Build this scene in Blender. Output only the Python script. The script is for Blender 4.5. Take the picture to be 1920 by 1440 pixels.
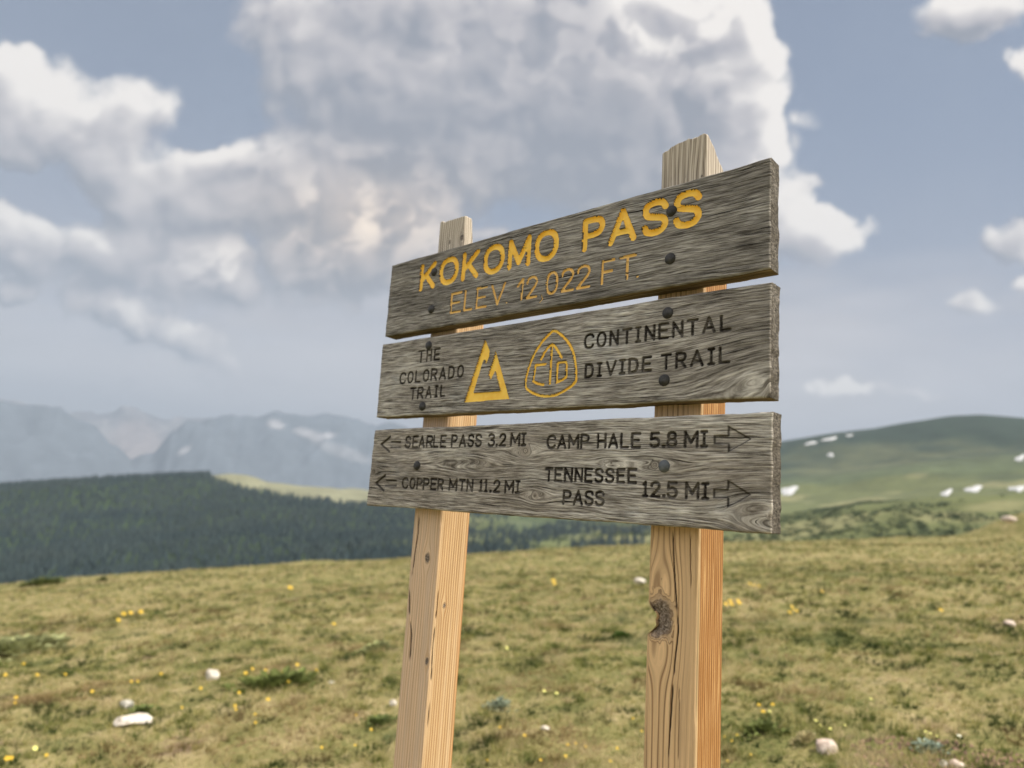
import bpy, bmesh, math, random
import numpy as np
from mathutils import Vector, Matrix

for o in list(bpy.data.objects):
    bpy.data.objects.remove(o, do_unlink=True)
scene = bpy.context.scene
col = scene.collection
rnd = random.Random(7)

# ------------------------------------------------------------------ camera
# columns = camera right / up / back axes in the world (x along the sign, y behind it, z up)
RX = np.array([0.7501256, 0.06616751, 0.65797678]); RX /= np.linalg.norm(RX)
RZ = np.array([0.06424753, 0.9829828, -0.17209611]); RZ -= RX * (RX @ RZ); RZ /= np.linalg.norm(RZ)
RY = np.cross(RZ, RX)
R = np.array([RX, RY, RZ])
CAM = np.array([0.885, -1.04, 1.35])
F = 1323.0
cd = bpy.data.cameras.new('camera')
cam = bpy.data.objects.new('camera', cd)
col.objects.link(cam)
M = Matrix([list(R[0]) + [CAM[0]], list(R[1]) + [CAM[1]], list(R[2]) + [CAM[2]], [0, 0, 0, 1]])
cam.matrix_world = M
cd.sensor_width = 36.0
cd.lens = F / 1920 * 36.0
cd.clip_start = 0.05
cd.clip_end = 90000
cd.dof.use_dof = True
cd.dof.focus_distance = 1.27
cd.dof.aperture_fstop = 2.8
cd.dof.aperture_blades = 0
scene.camera = cam

# ------------------------------------------------------------------ node helpers
def setup(nt):
    nt.nodes.clear()
    return nt.nodes, nt.links
class NB:
    """small node builder"""
    def __init__(s, nt): s.nt = nt; s.N = nt.nodes; s.L = nt.links
    def put(s, inp, v):
        if isinstance(v, bpy.types.NodeSocket): s.L.new(v, inp)
        elif v is not None: inp.default_value = v
    def math(s, op, a, b=None, c=None, clamp=False):
        n = s.N.new('ShaderNodeMath'); n.operation = op; n.use_clamp = clamp
        for i, v in enumerate((a, b, c)):
            if v is not None: s.put(n.inputs[i], v)
        return n.outputs[0]
    def vm(s, op, a, b=None, sc=None):
        n = s.N.new('ShaderNodeVectorMath'); n.operation = op
        s.put(n.inputs[0], a)
        if b is not None: s.put(n.inputs[1], b)
        if sc is not None: s.put(n.inputs['Scale'], sc)
        return n.outputs['Value'] if op in ('LENGTH', 'DOT_PRODUCT', 'DISTANCE') else n.outputs['Vector']
    def comb(s, x, y, z=0.0):
        n = s.N.new('ShaderNodeCombineXYZ')
        for i, v in enumerate((x, y, z)): s.put(n.inputs[i], v)
        return n.outputs[0]
    def sep(s, v):
        n = s.N.new('ShaderNodeSeparateXYZ'); s.L.new(v, n.inputs[0]); return n.outputs
    def noise(s, vec, scale, detail=4.0, rough=0.55, dist=0.0, col=False, lac=2.0):
        n = s.N.new('ShaderNodeTexNoise'); n.noise_dimensions = '3D'
        s.put(n.inputs['Vector'], vec); s.put(n.inputs['Scale'], scale)
        n.inputs['Detail'].default_value = detail; n.inputs['Roughness'].default_value = rough
        n.inputs['Distortion'].default_value = dist; n.inputs['Lacunarity'].default_value = lac
        return n.outputs['Color'] if col else n.outputs[0]
    def ramp(s, f, stops, interp='LINEAR'):
        n = s.N.new('ShaderNodeValToRGB'); n.color_ramp.interpolation = interp
        e = n.color_ramp.elements
        e[0].position = stops[0][0]; e[0].color = c4(stops[0][1])
        e[1].position = stops[-1][0]; e[1].color = c4(stops[-1][1])
        for p, c in stops[1:-1]:
            k = e.new(p); k.color = c4(c)
        s.L.new(f, n.inputs[0]); return n.outputs[0]
    def mix(s, f, a, b, mode='MIX'):
        n = s.N.new('ShaderNodeMix'); n.data_type = 'RGBA'; n.blend_type = mode
        s.put(n.inputs[0], f)
        for k, v in ((6, a), (7, b)):
            s.put(n.inputs[k], v if isinstance(v, bpy.types.NodeSocket) else c4(v))
        return n.outputs[2]
    def mr(s, v, a, b, c=0.0, d=1.0, smooth=True):
        n = s.N.new('ShaderNodeMapRange'); n.interpolation_type = 'SMOOTHSTEP' if smooth else 'LINEAR'
        s.put(n.inputs[0], v)
        for i, k in enumerate((a, b, c, d)): n.inputs[i + 1].default_value = k
        return n.outputs[0]
    def attr(s, name):
        n = s.N.new('ShaderNodeAttribute'); n.attribute_name = name; return n
    def bump(s, h, strength, dist, normal=None):
        n = s.N.new('ShaderNodeBump'); s.put(n.inputs['Height'], h)
        n.inputs['Strength'].default_value = strength; n.inputs['Distance'].default_value = dist
        if normal is not None: s.L.new(normal, n.inputs['Normal'])
        return n.outputs[0]
    def geo(s): return s.N.new('ShaderNodeNewGeometry')
    def obj(s): return s.N.new('ShaderNodeTexCoord').outputs['Object']
def c4(c):
    if isinstance(c, (int, float)): return (c, c, c, 1.0)
    return tuple(c) + ((1.0,) if len(c) == 3 else ())
def material(name, build, rough=0.85, spec=0.3):
    m = bpy.data.materials.new(name); m.use_nodes = True
    nt = m.node_tree; nt.nodes.clear()
    out = nt.nodes.new('ShaderNodeOutputMaterial'); p = nt.nodes.new('ShaderNodeBsdfPrincipled')
    nt.links.new(p.outputs[0], out.inputs[0])
    p.inputs['Roughness'].default_value = rough
    p.inputs['Specular IOR Level'].default_value = spec
    b = NB(nt)
    r = build(b, p)
    if r is not None: b.put(p.inputs['Base Color'], r if isinstance(r, bpy.types.NodeSocket) else c4(r))
    return m

# ------------------------------------------------------------------ sky, sun, exposure
SUN_EL, SUN_AZ = math.radians(52), math.atan2(0.50, 0.87)      # azimuth measured from +x towards +y
sdir = np.array([math.cos(SUN_EL) * math.cos(SUN_AZ), math.cos(SUN_EL) * math.sin(SUN_AZ), math.sin(SUN_EL)])
world = bpy.data.worlds.new('World'); scene.world = world; world.use_nodes = True
wn = world.node_tree; wn.nodes.clear(); b = NB(wn)
wout = wn.nodes.new('ShaderNodeOutputWorld'); bg = wn.nodes.new('ShaderNodeBackground')
wn.links.new(bg.outputs[0], wout.inputs[0]); bg.inputs[1].default_value = 0.1
sky = wn.nodes.new('ShaderNodeTexSky'); sky.sky_type = 'NISHITA'; sky.sun_disc = False
sky.sun_elevation = SUN_EL; sky.sun_rotation = math.pi / 2 - SUN_AZ
sky.altitude = 3600; sky.air_density = 1.0; sky.dust_density = 4.0; sky.ozone_density = 1.0
tc = wn.nodes.new('ShaderNodeTexCoord')
dirn = b.vm('NORMALIZE', tc.outputs['Generated'])
skyc = b.mix(1.0, sky.outputs[0], (.50, .55, .60), 'MULTIPLY')
# smoke veil: pale, stronger low down
el = b.sep(dirn)[2]
veil = b.mr(el, -.02, .75, .84, .58, False)
veil = b.math('ADD', veil, b.math('MULTIPLY', b.math('SUBTRACT', b.noise(dirn, 3.0, 5, .55), .5), .35), clamp=True)
vcol = b.mix(b.mr(el, 0.0, .5), (3.7, 3.5, 3.5), (1.95, 2.25, 2.80))
skyc = b.mix(veil, skyc, vcol)
wn.links.new(skyc, bg.inputs[0])

sl = bpy.data.lights.new('sun', 'SUN'); sun = bpy.data.objects.new('sun', sl); col.objects.link(sun)
sl.energy = 4.6; sl.angle = math.radians(0.8); sl.color = (1.0, .93, .82)
sun.rotation_euler = Vector(sdir.tolist()).to_track_quat('Z', 'Y').to_euler()
scene.view_settings.view_transform = 'Standard'; scene.view_settings.look = 'None'
scene.view_settings.gamma = 1.0; scene.view_settings.exposure = 0.83
scene.view_settings.use_curve_mapping = False

# ------------------------------------------------------------------ numeric helpers
def hsh(ix, iy, seed):
    h = (ix.astype(np.int64) * 374761393 + iy.astype(np.int64) * 668265263 + seed * 1442695041) & 0xffffffff
    h = ((h ^ (h >> 13)) * 1274126177) & 0xffffffff
    h = (h ^ (h >> 16)) & 0xffffffff
    return h.astype(np.float64) / 4294967295.0
def vn(x, y, seed=0):
    x = np.asarray(x, float); y = np.asarray(y, float)
    ix = np.floor(x); iy = np.floor(y); fx = x - ix; fy = y - iy
    fx = fx * fx * (3 - 2 * fx); fy = fy * fy * (3 - 2 * fy)
    a = hsh(ix, iy, seed); b_ = hsh(ix + 1, iy, seed); c = hsh(ix, iy + 1, seed); d = hsh(ix + 1, iy + 1, seed)
    return (a * (1 - fx) + b_ * fx) * (1 - fy) + (c * (1 - fx) + d * fx) * fy
def fbm(x, y, oct=4, seed=0, gain=.5):
    s = 0; a = 1; t = 0
    for k in range(oct):
        s = s + a * vn(x * 2 ** k + 17.3 * k, y * 2 ** k - 9.1 * k, seed + k); t += a; a *= gain
    return s / t                    # 0..1
def sst(a, b_, x):
    t = np.clip((x - a) / (b_ - a), 0, 1); return t * t * (3 - 2 * t)
def pray(x, y):
    v = R @ np.array([x - 960.0, -(y - 720.0), -F]); return v / np.linalg.norm(v)
def on_plane(x, y, Y0=0.0):
    d = pray(x, y); return CAM + d * (Y0 - CAM[1]) / d[1]
def to_px(P_):
    q = (P_ - CAM) @ R
    return 960 + F * q[..., 0] / -q[..., 2], 720 - F * q[..., 1] / -q[..., 2]
FWD = np.array([-.6675, .7446]); RGT = np.array([.7446, .6675])

def add_mesh(name, verts, faces, mats, parent=None, smooth=True, matidx=None, attrs=None, tri=None):
    """verts Nx3, faces = list of lists or int array (M,k)"""
    me = bpy.data.meshes.new(name)
    verts = np.asarray(verts, np.float32)
    if isinstance(faces, np.ndarray):
        k = faces.shape[1]; n = len(faces)
        me.vertices.add(len(verts)); me.vertices.foreach_set('co', verts.ravel())
        me.loops.add(n * k); me.loops.foreach_set('vertex_index', faces.astype(np.int32).ravel())
        me.polygons.add(n); me.polygons.foreach_set('loop_start', np.arange(0, n * k, k, dtype=np.int32))
        me.update(calc_edges=True); me.validate()
    else:
        me.from_pydata([tuple(v) for v in verts.tolist()], [], faces); me.update()
    for m in (mats if isinstance(mats, (list, tuple)) else [mats]): me.materials.append(m)
    me.polygons.foreach_set('use_smooth', np.full(len(me.polygons), smooth))
    if matidx is not None: me.polygons.foreach_set('material_index', np.asarray(matidx, np.int32))
    for nm, (typ, data) in (attrs or {}).items():
        a = me.attributes.new(nm, typ, 'POINT')
        d = np.asarray(data, np.float32)
        a.data.foreach_set({'FLOAT': 'value', 'FLOAT_VECTOR': 'vector', 'FLOAT_COLOR': 'color'}[typ], d.ravel())
    o = bpy.data.objects.new(name, me); col.objects.link(o)
    if parent is not None: o.parent = parent
    return o
def tag(o, label=None, cat=None, group=None, kind=None):
    if label: o['label'] = label
    if cat: o['category'] = cat
    if group: o['group'] = group
    if kind: o['kind'] = kind
    return o
def empty(name, loc=(0, 0, 0)):
    o = bpy.data.objects.new(name, None); col.objects.link(o); o.location = loc; o.empty_display_size = .1; return o
def grid_faces(ni, nj, off=0):
    i, j = np.meshgrid(np.arange(ni - 1), np.arange(nj - 1), indexing='ij')
    a = i * nj + j + off
    return np.stack([a, a + nj, a + nj + 1, a + 1], -1).reshape(-1, 4)

# ------------------------------------------------------------------ clouds: a backdrop dome far outside the haze, cover computed per vertex
# cloud masses on the tangent plane of the view axis: centre x, y, half sizes, rotation, weight
MASS = [
 (520, 15, 95, 80, 0, 1.0), (640, 110, 200, 150, 15, 1.0), (860, 90, 270, 190, 0, 1.1), (1130, 110, 270, 210, 0, 1.1),
 (1330, 50, 120, 95, 0, 1.0), (1310, 190, 150, 170, 0, 1.0), (1415, 95, 50, 55, 0, .9), (1400, 300, 105, 130, 0, 1.0), (1550, 420, 95, 58, 15, 1.0),
 (1450, 400, 110, 95, 0, 1.0), (740, 250, 230, 120, 12, 1.0), (1130, 330, 170, 90, 10, 1.0), (960, 230, 260, 110, 0, 1.0),
 (20, 170, 100, 110, 40, 1.0), (150, 235, 160, 90, 20, 1.0), (265, 180, 75, 50, 0, .95), (230, 310, 210, 60, 20, 1.0), (15, 275, 70, 40, 0, .7),
 (440, 285, 120, 42, -5, 1.0), (400, 360, 190, 80, 10, .85), (560, 335, 150, 80, 0, 1.0), (660, 410, 180, 110, 0, 1.05),
 (770, 380, 95, 95, 0, 1.0), (720, 480, 170, 65, 0, .85), (235, 390, 60, 38, 0, .75),
 (-10, 440, 70, 60, 0, 1.0), (100, 465, 160, 58, 5, 1.0), (220, 480, 120, 45, 0, .9), (340, 470, 110, 48, 20, .95), (430, 512, 60, 36, 30, 1.0),
 (190, 530, 220, 42, 5, .8), (150, 585, 110, 38, 15, .8), (290, 615, 130, 40, 15, .85), (365, 648, 65, 30, 20, .8), (0, 565, 30, 32, 0, .8),
 (480, 450, 260, 100, 5, .62), (560, 560, 260, 70, 10, .58), (300, 705, 300, 34, 0, .42), (620, 700, 200, 30, 0, .35), (1000, 400, 1, 1, 0, .1),
 (1800, 15, 130, 56, -8, 1.0), (1600, -12, 60, 25, 0, .7), (1880, 440, 65, 38, 10, .85), (1815, 567, 48, 26, -15, .72), (1915, 525, 36, 26, 0, .72),
 (1640, 742, 150, 24, 0, .6), (1530, 232, 26, 22, 0, .55), (1900, 100, 40, 26, 0, .5), (920, 432, 60, 18, 0, .75),
 (2200, 150, 250, 130, 0, 1.0), (2350, 560, 220, 60, 0, .8), (-330, 380, 220, 110, 10, 1.0), (-420, 60, 260, 130, 0, .9), (900, -330, 520, 170, 0, 1.0), (1900, -450, 320, 130, 0, .9), (-300, -500, 320, 120, 0, .8),
]
GX0, GX1, GY0, GY1, GS = -900, 2800, -900, 860, 4.0
def cloud_grid():
    xs = np.arange(GX0, GX1, GS); ys = np.arange(GY0, GY1, GS)
    Xg, Yg = np.meshgrid(xs, ys)
    wx = (fbm(Xg / 190, Yg / 190, 4, 501) - .5) * 110 + (fbm(Xg / 55, Yg / 55, 3, 502) - .5) * 42
    wy = (fbm(Xg / 190, Yg / 190, 4, 503) - .5) * 80 + (fbm(Xg / 55, Yg / 55, 3, 504) - .5) * 34
    U, V = Xg + wx, Yg + wy
    base = np.zeros(Xg.shape)
    for (cx, cy, rx, ry, rot, wt) in MASS:
        c, s = math.cos(math.radians(rot)), math.sin(math.radians(rot))
        dx, dy = U - cx, V - cy
        q = np.hypot((dx * c + dy * s) / (rx * 1.12), (-dx * s + dy * c) / (ry * 1.12))
        m = wt * np.clip(1.35 - q * 1.05, 0, 1)
        base = base + m - base * m * .9 / max(wt, 1)
    base = np.clip(base, 0, 1.15)
    puff = 0; a = 1; tt = 0
    for k in range(6):
        f = 2 ** k / 190.0
        v = np.abs(2 * vn(U * f + 7.7 * k, V * f - 3.1 * k, 510 + k) - 1)
        puff = puff + a * np.sqrt(v); tt += a; a *= .58
    puff /= tt
    det = fbm(Xg / 30, Yg / 30, 5, 530, .6) - .5
    dens = base * 1.25 + (puff - .62) * 1.05 + det * .45 - .42
    soft = .16 + .34 * sst(.35, .65, fbm(Xg / 130, Yg / 130, 2, 540))
    alpha = sst(0, 1, np.clip(dens / (soft * 1.5), 0, 1))
    tau = np.clip(dens, 0, 1.1)
    # light reaching each point through the cloud, from the upper right
    occ = np.zeros(Xg.shape)
    for i in range(1, 13):
        d = i * 3.4 * (1 + i * .12)
        sx, sy = int(round(d * .62)), int(round(-d * .78))
        sh = np.roll(np.roll(tau, -sy, 0), -sx, 1)
        occ += sh * (1 + i * .12)
    light = np.exp(-occ * .26)
    def blur(q, n):
        for _ in range(n): q = (q + np.roll(q, 1, 0) + np.roll(q, -1, 0) + np.roll(q, 1, 1) + np.roll(q, -1, 1)) / 5
        return q
    t1 = blur(tau, 3); t2 = blur(tau, 12)
    relief = np.clip((t1 - np.roll(np.roll(t1, 4, 0), -3, 1)) * 1.5, -.5, .8) + np.clip((t2 - np.roll(np.roll(t2, 9, 0), -7, 1)) * 1.3, -.4, .6)
    thin = 0                                     # hand-placed glow: bright patches painted into the cloud colour
    for (cx, cy, rx, ry, k) in ((1260, 60, 240, 110, .42), (1020, 40, 160, 70, .28), (1400, 300, 110, 180, .30), (500, 40, 110, 90, .25), (200, 210, 220, 110, .18), (460, 285, 130, 45, .34),
                               (120, 470, 220, 70, .20), (400, 500, 110, 50, .42), (700, 410, 210, 120, .52), (250, 600, 200, 60, .30), (1000, 90, 300, 110, .24), (900, 300, 160, 60, .14), (1300, 330, 120, 80, .2), (1550, 430, 110, 60, .25), (640, 270, 80, 50, .2)):
        thin = np.maximum(thin, k * np.exp(-((Xg - cx) / rx) ** 2 - ((Yg - cy) / ry) ** 2))
    mott = sst(.42, .66, fbm(U / 60 + 3, V / 46, 4, 560, .55))
    lift = .13 * (1 - sst(420, 760, Xg)) * sst(-50, 120, Yg)
    L = np.clip(lift + light * .95 + relief * .42 + thin * (.25 + 1.3 * mott) + .05, 0, 1)
    rgb = np.zeros(Xg.shape + (3,))
    dark = np.array([.315, .333, .385]); mid = np.array([.58, .555, .575]); hi = np.array([1.05, .99, .93])
    t = L[..., None]
    rgb = np.where(t < .4, dark + (mid - dark) * t / .4, mid + (hi - mid) * np.clip((t - .4) / .6, 0, 1) ** 1.15)
    warm = np.exp(-(((Xg - 690) / 230) ** 2 + ((Yg - 420) / 110) ** 2))[..., None] * .9
    rgb = rgb * (1 + warm * (np.array([1.18, 1.04, .88]) - 1))
    # thin bright veil of distant cloud along the horizon
    vx = np.exp(-((Xg - 1120) / 520) ** 2) * .80 + np.exp(-((Xg - 1900) / 420) ** 2) * .35 + np.exp(-((Xg - 150) / 500) ** 2) * .60
    band = sst(430, 700, Yg + (fbm(Xg / 260, Yg / 70, 4, 590) - .5) * 260)
    va = np.clip(vx * band, 0, .85)
    vc = np.array([.74, .69, .68]) + (fbm(Xg / 160, Yg / 40, 4, 595) - .5)[..., None] * .22
    na = alpha + va * (1 - alpha)
    rgb = (rgb * alpha[..., None] + vc * (va * (1 - alpha))[..., None]) / np.maximum(na, 1e-4)[..., None]
    return xs, ys, na, rgb

def sky_dome():
    xs, ys, al, rgb = cloud_grid()
    az = np.radians(np.concatenate([np.arange(-180, -48, 2.0), np.arange(-48, 48, .14), np.arange(48, 180.1, 2.0)]))
    el = np.radians(np.concatenate([np.linspace(-1.5, -.2, 3), np.arange(0, 44, .14), np.arange(44, 90.1, 1.6)]))
    E_, A_ = np.meshgrid(el, az, indexing='ij')
    D = np.stack([np.cos(E_) * (np.sin(A_) * RGT[0] + np.cos(A_) * FWD[0]), np.cos(E_) * (np.sin(A_) * RGT[1] + np.cos(A_) * FWD[1]), np.sin(E_)], -1)
    q = D @ R; fz = np.maximum(-q[..., 2], .05)
    px = 960 + F * q[..., 0] / fz; py = 720 - F * q[..., 1] / fz
    w = sst(GX0 + 20, GX0 + 420, px) * (1 - sst(GX1 - 420, GX1 - 20, px)) * sst(GY0 + 20, GY0 + 420, py) * (q[..., 2] < -.1) * (1 - sst(820, 850, py) * 0)
    fx = np.clip((px - GX0) / GS, 0, len(xs) - 1.001); fy = np.clip((py - GY0) / GS, 0, len(ys) - 1.001)
    ix, iy = fx.astype(int), fy.astype(int); fx -= ix; fy -= iy
    def smp(a):
        e = (lambda v: v[..., None]) if a.ndim == 3 else (lambda v: v)
        return (a[iy, ix] * e((1 - fx) * (1 - fy)) + a[iy, ix + 1] * e(fx * (1 - fy)) + a[iy + 1, ix] * e((1 - fx) * fy) + a[iy + 1, ix + 1] * e(fx * fy))
    aF, cF = smp(al), smp(rgb)
    n = fbm(A_ * 2.0 + 30 + np.cos(A_), E_ * 4.5, 5, 570, .55); n2 = fbm(A_ * 4 + 9, E_ * 8, 4, 580)
    aE = sst(.36, .52, n)
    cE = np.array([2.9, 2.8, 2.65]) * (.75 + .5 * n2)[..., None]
    # out-of-view clouds, brightened to fill the shaded sign fronts, most opposite the sun
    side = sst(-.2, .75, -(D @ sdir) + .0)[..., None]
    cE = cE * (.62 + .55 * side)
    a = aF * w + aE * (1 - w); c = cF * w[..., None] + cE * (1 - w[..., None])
    a = a * sst(math.radians(10), math.radians(22), np.arccos(np.clip(D @ sdir, -1, 1)))
    a = a * (.55 + .45 * sst(.03, .16, E_)) * sst(-.02, .01, E_) * .96
    V = D * 45000 + CAM
    k = 1 / 2 ** scene.view_settings.exposure
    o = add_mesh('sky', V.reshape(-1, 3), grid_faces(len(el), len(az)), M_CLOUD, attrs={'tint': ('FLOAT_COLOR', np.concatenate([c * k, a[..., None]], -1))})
    tag(o, kind='structure')
M_CLOUD = bpy.data.materials.new('lit cloud'); M_CLOUD.use_nodes = True
nt = M_CLOUD.node_tree; nt.nodes.clear()
_o = nt.nodes.new('ShaderNodeOutputMaterial'); _m = nt.nodes.new('ShaderNodeMixShader'); _t = nt.nodes.new('ShaderNodeBsdfTransparent'); _e = nt.nodes.new('ShaderNodeEmission'); _a = nt.nodes.new('ShaderNodeAttribute')
_a.attribute_name = 'tint'; nt.links.new(_a.outputs['Color'], _e.inputs[0]); nt.links.new(_a.outputs['Alpha'], _m.inputs[0])
nt.links.new(_t.outputs[0], _m.inputs[1]); nt.links.new(_e.outputs[0], _m.inputs[2]); nt.links.new(_m.outputs[0], _o.inputs[0])
M_CLOUD.cycles.emission_sampling = 'NONE'
sky_dome()

# ------------------------------------------------------------------ terrain heights
S_LAT, C_DROP = .1123, .000712
def ground(x, y, fine=True):
    """height of the near meadow at world x, y"""
    dx = x - CAM[0]; dy = y - CAM[1]
    r = np.hypot(dx, dy); u = dx * RGT[0] + dy * RGT[1]
    rr = np.where(r < 70, C_DROP * r * r, C_DROP * 4900 + (r - 70) * .12)
    h = S_LAT * u - rr
    h = h + (fbm(x * .16 + 3, y * .16, 3, 5) - .5) * .55 * sst(3, 25, r)
    if fine:
        h = h + (fbm(x * 1.1, y * 1.1, 3, 11) - .5) * .10 + (fbm(x * 5, y * 5, 2, 23) - .5) * .035
    return h
def az_te(x, y):
    d = pray(x, y); u = d[0] * RGT[0] + d[1] * RGT[1]; v = d[0] * FWD[0] + d[1] * FWD[1]
    return math.atan2(u, v), d[2] / math.hypot(u, v)
def curve(pts):
    q = np.array([az_te(*p) for p in pts]); q = q[np.argsort(q[:, 0])]; return q
FE = [
 (330, curve([(-300, 1165), (0, 1150), (480, 1115), (880, 1078), (1215, 1050), (1400, 1030), (1920, 1020), (2200, 1020)])),
 (540, curve([(-300, 1130), (0, 1118), (480, 1080), (700, 1052), (880, 1040), (1100, 1030), (1215, 1018), (1370, 1004), (1460, 980), (1600, 948), (1750, 934), (1920, 926), (2200, 915)])),
 (820, curve([(-300, 1060), (0, 1045), (480, 1005), (700, 1000), (880, 1008), (1215, 1004), (1370, 996), (1460, 982), (1600, 960), (1750, 950), (1920, 945), (2200, 930)])),
 (1300, curve([(-300, 925), (0, 915), (100, 908), (200, 901), (300, 896), (370, 893), (400, 892), (430, 888), (460, 890), (480, 894), (500, 903), (560, 911), (620, 914), (690, 922), (880, 942), (1100, 950), (1370, 955), (1460, 950), (1600, 938), (1750, 925), (1920, 912), (2200, 900)])),
 (1750, curve([(-300, 935), (0, 925), (480, 905), (690, 925), (880, 930), (1100, 925), (1370, 890), (1460, 885), (1600, 875), (1750, 855), (1920, 848), (2200, 850)])),
 (2300, curve([(-300, 960), (0, 945), (480, 930), (690, 930), (880, 920), (1100, 900), (1280, 868), (1462, 828), (1560, 812), (1640, 803), (1700, 792), (1780, 780), (1840, 777), (1920, 784), (2050, 806), (2400, 850)])),
 (3300, curve([(-300, 1010), (0, 1000), (690, 990), (1100, 985), (1400, 960), (1920, 900), (2200, 900)])),
 (5200, curve([(-300, 1000), (0, 990), (690, 1000), (1400, 1020), (1920, 1000), (2200, 1000)])),
]
RS = np.array([f[0] for f in FE], float)
def te_at(k, az): return np.interp(az, FE[k][1][:, 0], FE[k][1][:, 1])
def land(x, y):
    """height of the outer land (r > 100 m)"""
    dx = x - CAM[0]; dy = y - CAM[1]
    r = np.hypot(dx, dy); u = dx * RGT[0] + dy * RGT[1]; v = dx * FWD[0] + dy * FWD[1]
    az = np.arctan2(u, v)
    Hs = [te_at(k, az) * RS[k] for k in range(len(RS))]
    out = np.full(r.shape, 0.0); near = ground(x, y, False) - CAM[2]
    r0 = 110.0
    prev_r, prev_h = r0, None
    g110 = ground(CAM[0] + dx / r * r0, CAM[1] + dy / r * r0, False) - CAM[2]
    hs = [g110] + Hs; rs = [r0] + list(RS)
    for k in range(len(rs) - 1):
        t = np.clip((r - rs[k]) / (rs[k + 1] - rs[k]), 0, 1)
        t2 = t * t * (3 - 2 * t) * .55 + t * .45
        h = hs[k] * (1 - t2) + hs[k + 1] * t2
        out = np.where((r >= rs[k]) & (r <= rs[k + 1]), h, out)
    far = r > rs[-1]
    out = np.where(far, hs[-1] - (r - rs[-1]) * .01, out)
    out = np.where(r <= r0, near, out)
    amp = sst(130, 600, r)
    rough = (fbm(x * .006, y * .006, 4, 41) - .5) * 26 + (fbm(x * .03, y * .03, 3, 47) - .5) * 5
    ridge = sst(1150, 1300, r) * (1 - sst(1300, 1500, r)) + sst(2100, 2300, r) * (1 - sst(2300, 2600, r))
    near_soft = sst(300, 900, r)
    out = out + rough * amp * (1 - .8 * ridge) * (.25 + .75 * near_soft)
    return out + CAM[2]

# ------------------------------------------------------------------ ground materials
def attr_col_mat(name, extra, rough=.95):
    def f(b, p):
        a = b.attr('tint').outputs['Color']
        return extra(b, p, a)
    return material(name, f, rough, .15)
def meadow_mat(b, p):
    o = b.obj()
    big = b.noise(o, .35, 5, .6); mid = b.noise(o, 2.6, 5, .6); fine = b.noise(o, 26, 5, .65)
    v = b.math('ADD', b.math('MULTIPLY', mid, .5), b.math('ADD', b.math('MULTIPLY', big, .3), b.math('MULTIPLY', fine, .35)))
    c = b.ramp(v, [(.42, (.055, .065, .02)), (.52, (.13, .13, .045)), (.60, (.22, .19, .08)), (.70, (.32, .26, .14))])
    soil = b.mr(b.noise(o, 1.3, 6, .65), .62, .74)
    c = b.mix(soil, c, (.16, .105, .07))
    p.inputs['Normal'].default_value = (0, 0, 0)
    b.L.new(b.bump(fine, .6, .02), p.inputs['Normal'])
    return c
M_MEADOW = material('meadow turf', meadow_mat, .95, .1)
def hills_mat(b, p):
    o = b.obj(); a = b.attr('tint').outputs['Color']
    n = b.noise(o, .02, 6, .62); n2 = b.noise(o, .15, 4, .6)
    k = b.math('ADD', b.math('MULTIPLY', n, .9), b.math('MULTIPLY', n2, .45))
    f = b.mr(k, .38, 1.0, .62, 1.42, False)
    return b.vm('SCALE', a, sc=f)
M_HILLS = material('grass and heath slopes', hills_mat, .95, .1)

# near meadow
azv = np.radians(np.concatenate([np.linspace(-180, -56, 32), np.linspace(-52, 52, 521), np.linspace(56, 180, 32)]))
rv = np.concatenate([[0.02], np.geomspace(.4, 115, 300)])
A, RR = np.meshgrid(azv, rv)
X = CAM[0] + RR * (np.sin(A) * RGT[0] + np.cos(A) * FWD[0]); Y = CAM[1] + RR * (np.sin(A) * RGT[1] + np.cos(A) * FWD[1])
Zm = ground(X, Y)
V = np.stack([X, Y, Zm], -1).reshape(-1, 3)
tag(add_mesh('meadow', V, grid_faces(len(rv), len(azv)), M_MEADOW), kind='structure')

def knoll_mask(px, py, nz):
    edge = np.interp(px, [380, 396, 430, 470, 500, 516, 560, 620, 700, 800], [882, 897, 914, 922, 919, 930, 938, 942, 947, 955])
    return sst(0, 5, edge + (nz - .5) * 22 - py) * sst(380, 400, px + (nz - .5) * 24) * (1 - sst(760, 900, px))
# outer land
azv = np.radians(np.concatenate([np.linspace(-180, -62, 40), np.linspace(-58, 58, 620), np.linspace(62, 180, 40)]))
rv = np.concatenate([np.geomspace(108, 5400, 230), np.geomspace(5800, 17000, 12)])
A, RR = np.meshgrid(azv, rv)
X = CAM[0] + RR * (np.sin(A) * RGT[0] + np.cos(A) * FWD[0]); Y = CAM[1] + RR * (np.sin(A) * RGT[1] + np.cos(A) * FWD[1])
Z = land(X, Y); Z = np.where(RR < 116, Z - .25, Z)
V = np.stack([X, Y, Z], -1)
px, py = to_px(V)
infront = (np.abs(A) < 1.2)
px = np.where(infront, px, np.where(A < 0, -900, 2900)); py = np.where(infront, py, 950)
nz = fbm(X * .012, Y * .012, 4, 61); nz2 = fbm(X * .004, Y * .004, 4, 71)
def blob(cx, cy, rx, ry):
    return np.clip(1 - np.hypot((px - cx) / rx, (py - cy) / ry) ** 2 + (nz - .5) * 1.6, 0, 1)
C_ = np.zeros(X.shape + (3,)) + np.array([.085, .105, .05])
def lay(mask, c):
    global C_
    C_ = C_ * (1 - mask[..., None]) + np.array(c) * mask[..., None]
left = 1 - sst(760, 1050, px + (nz - .5) * 300)
knoll = knoll_mask(px, py, nz) * (RR > 900)
forest_m = left * (1 - knoll) * sst(430, 520, RR) * (RR < 1420)
lay(forest_m, (.035, .055, .03))
lay(knoll, (.19, .19, .125))
hill = sst(1500, 1750, RR) * sst(800, 1100, px)
lay(hill, (.024, .038, .026))
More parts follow.
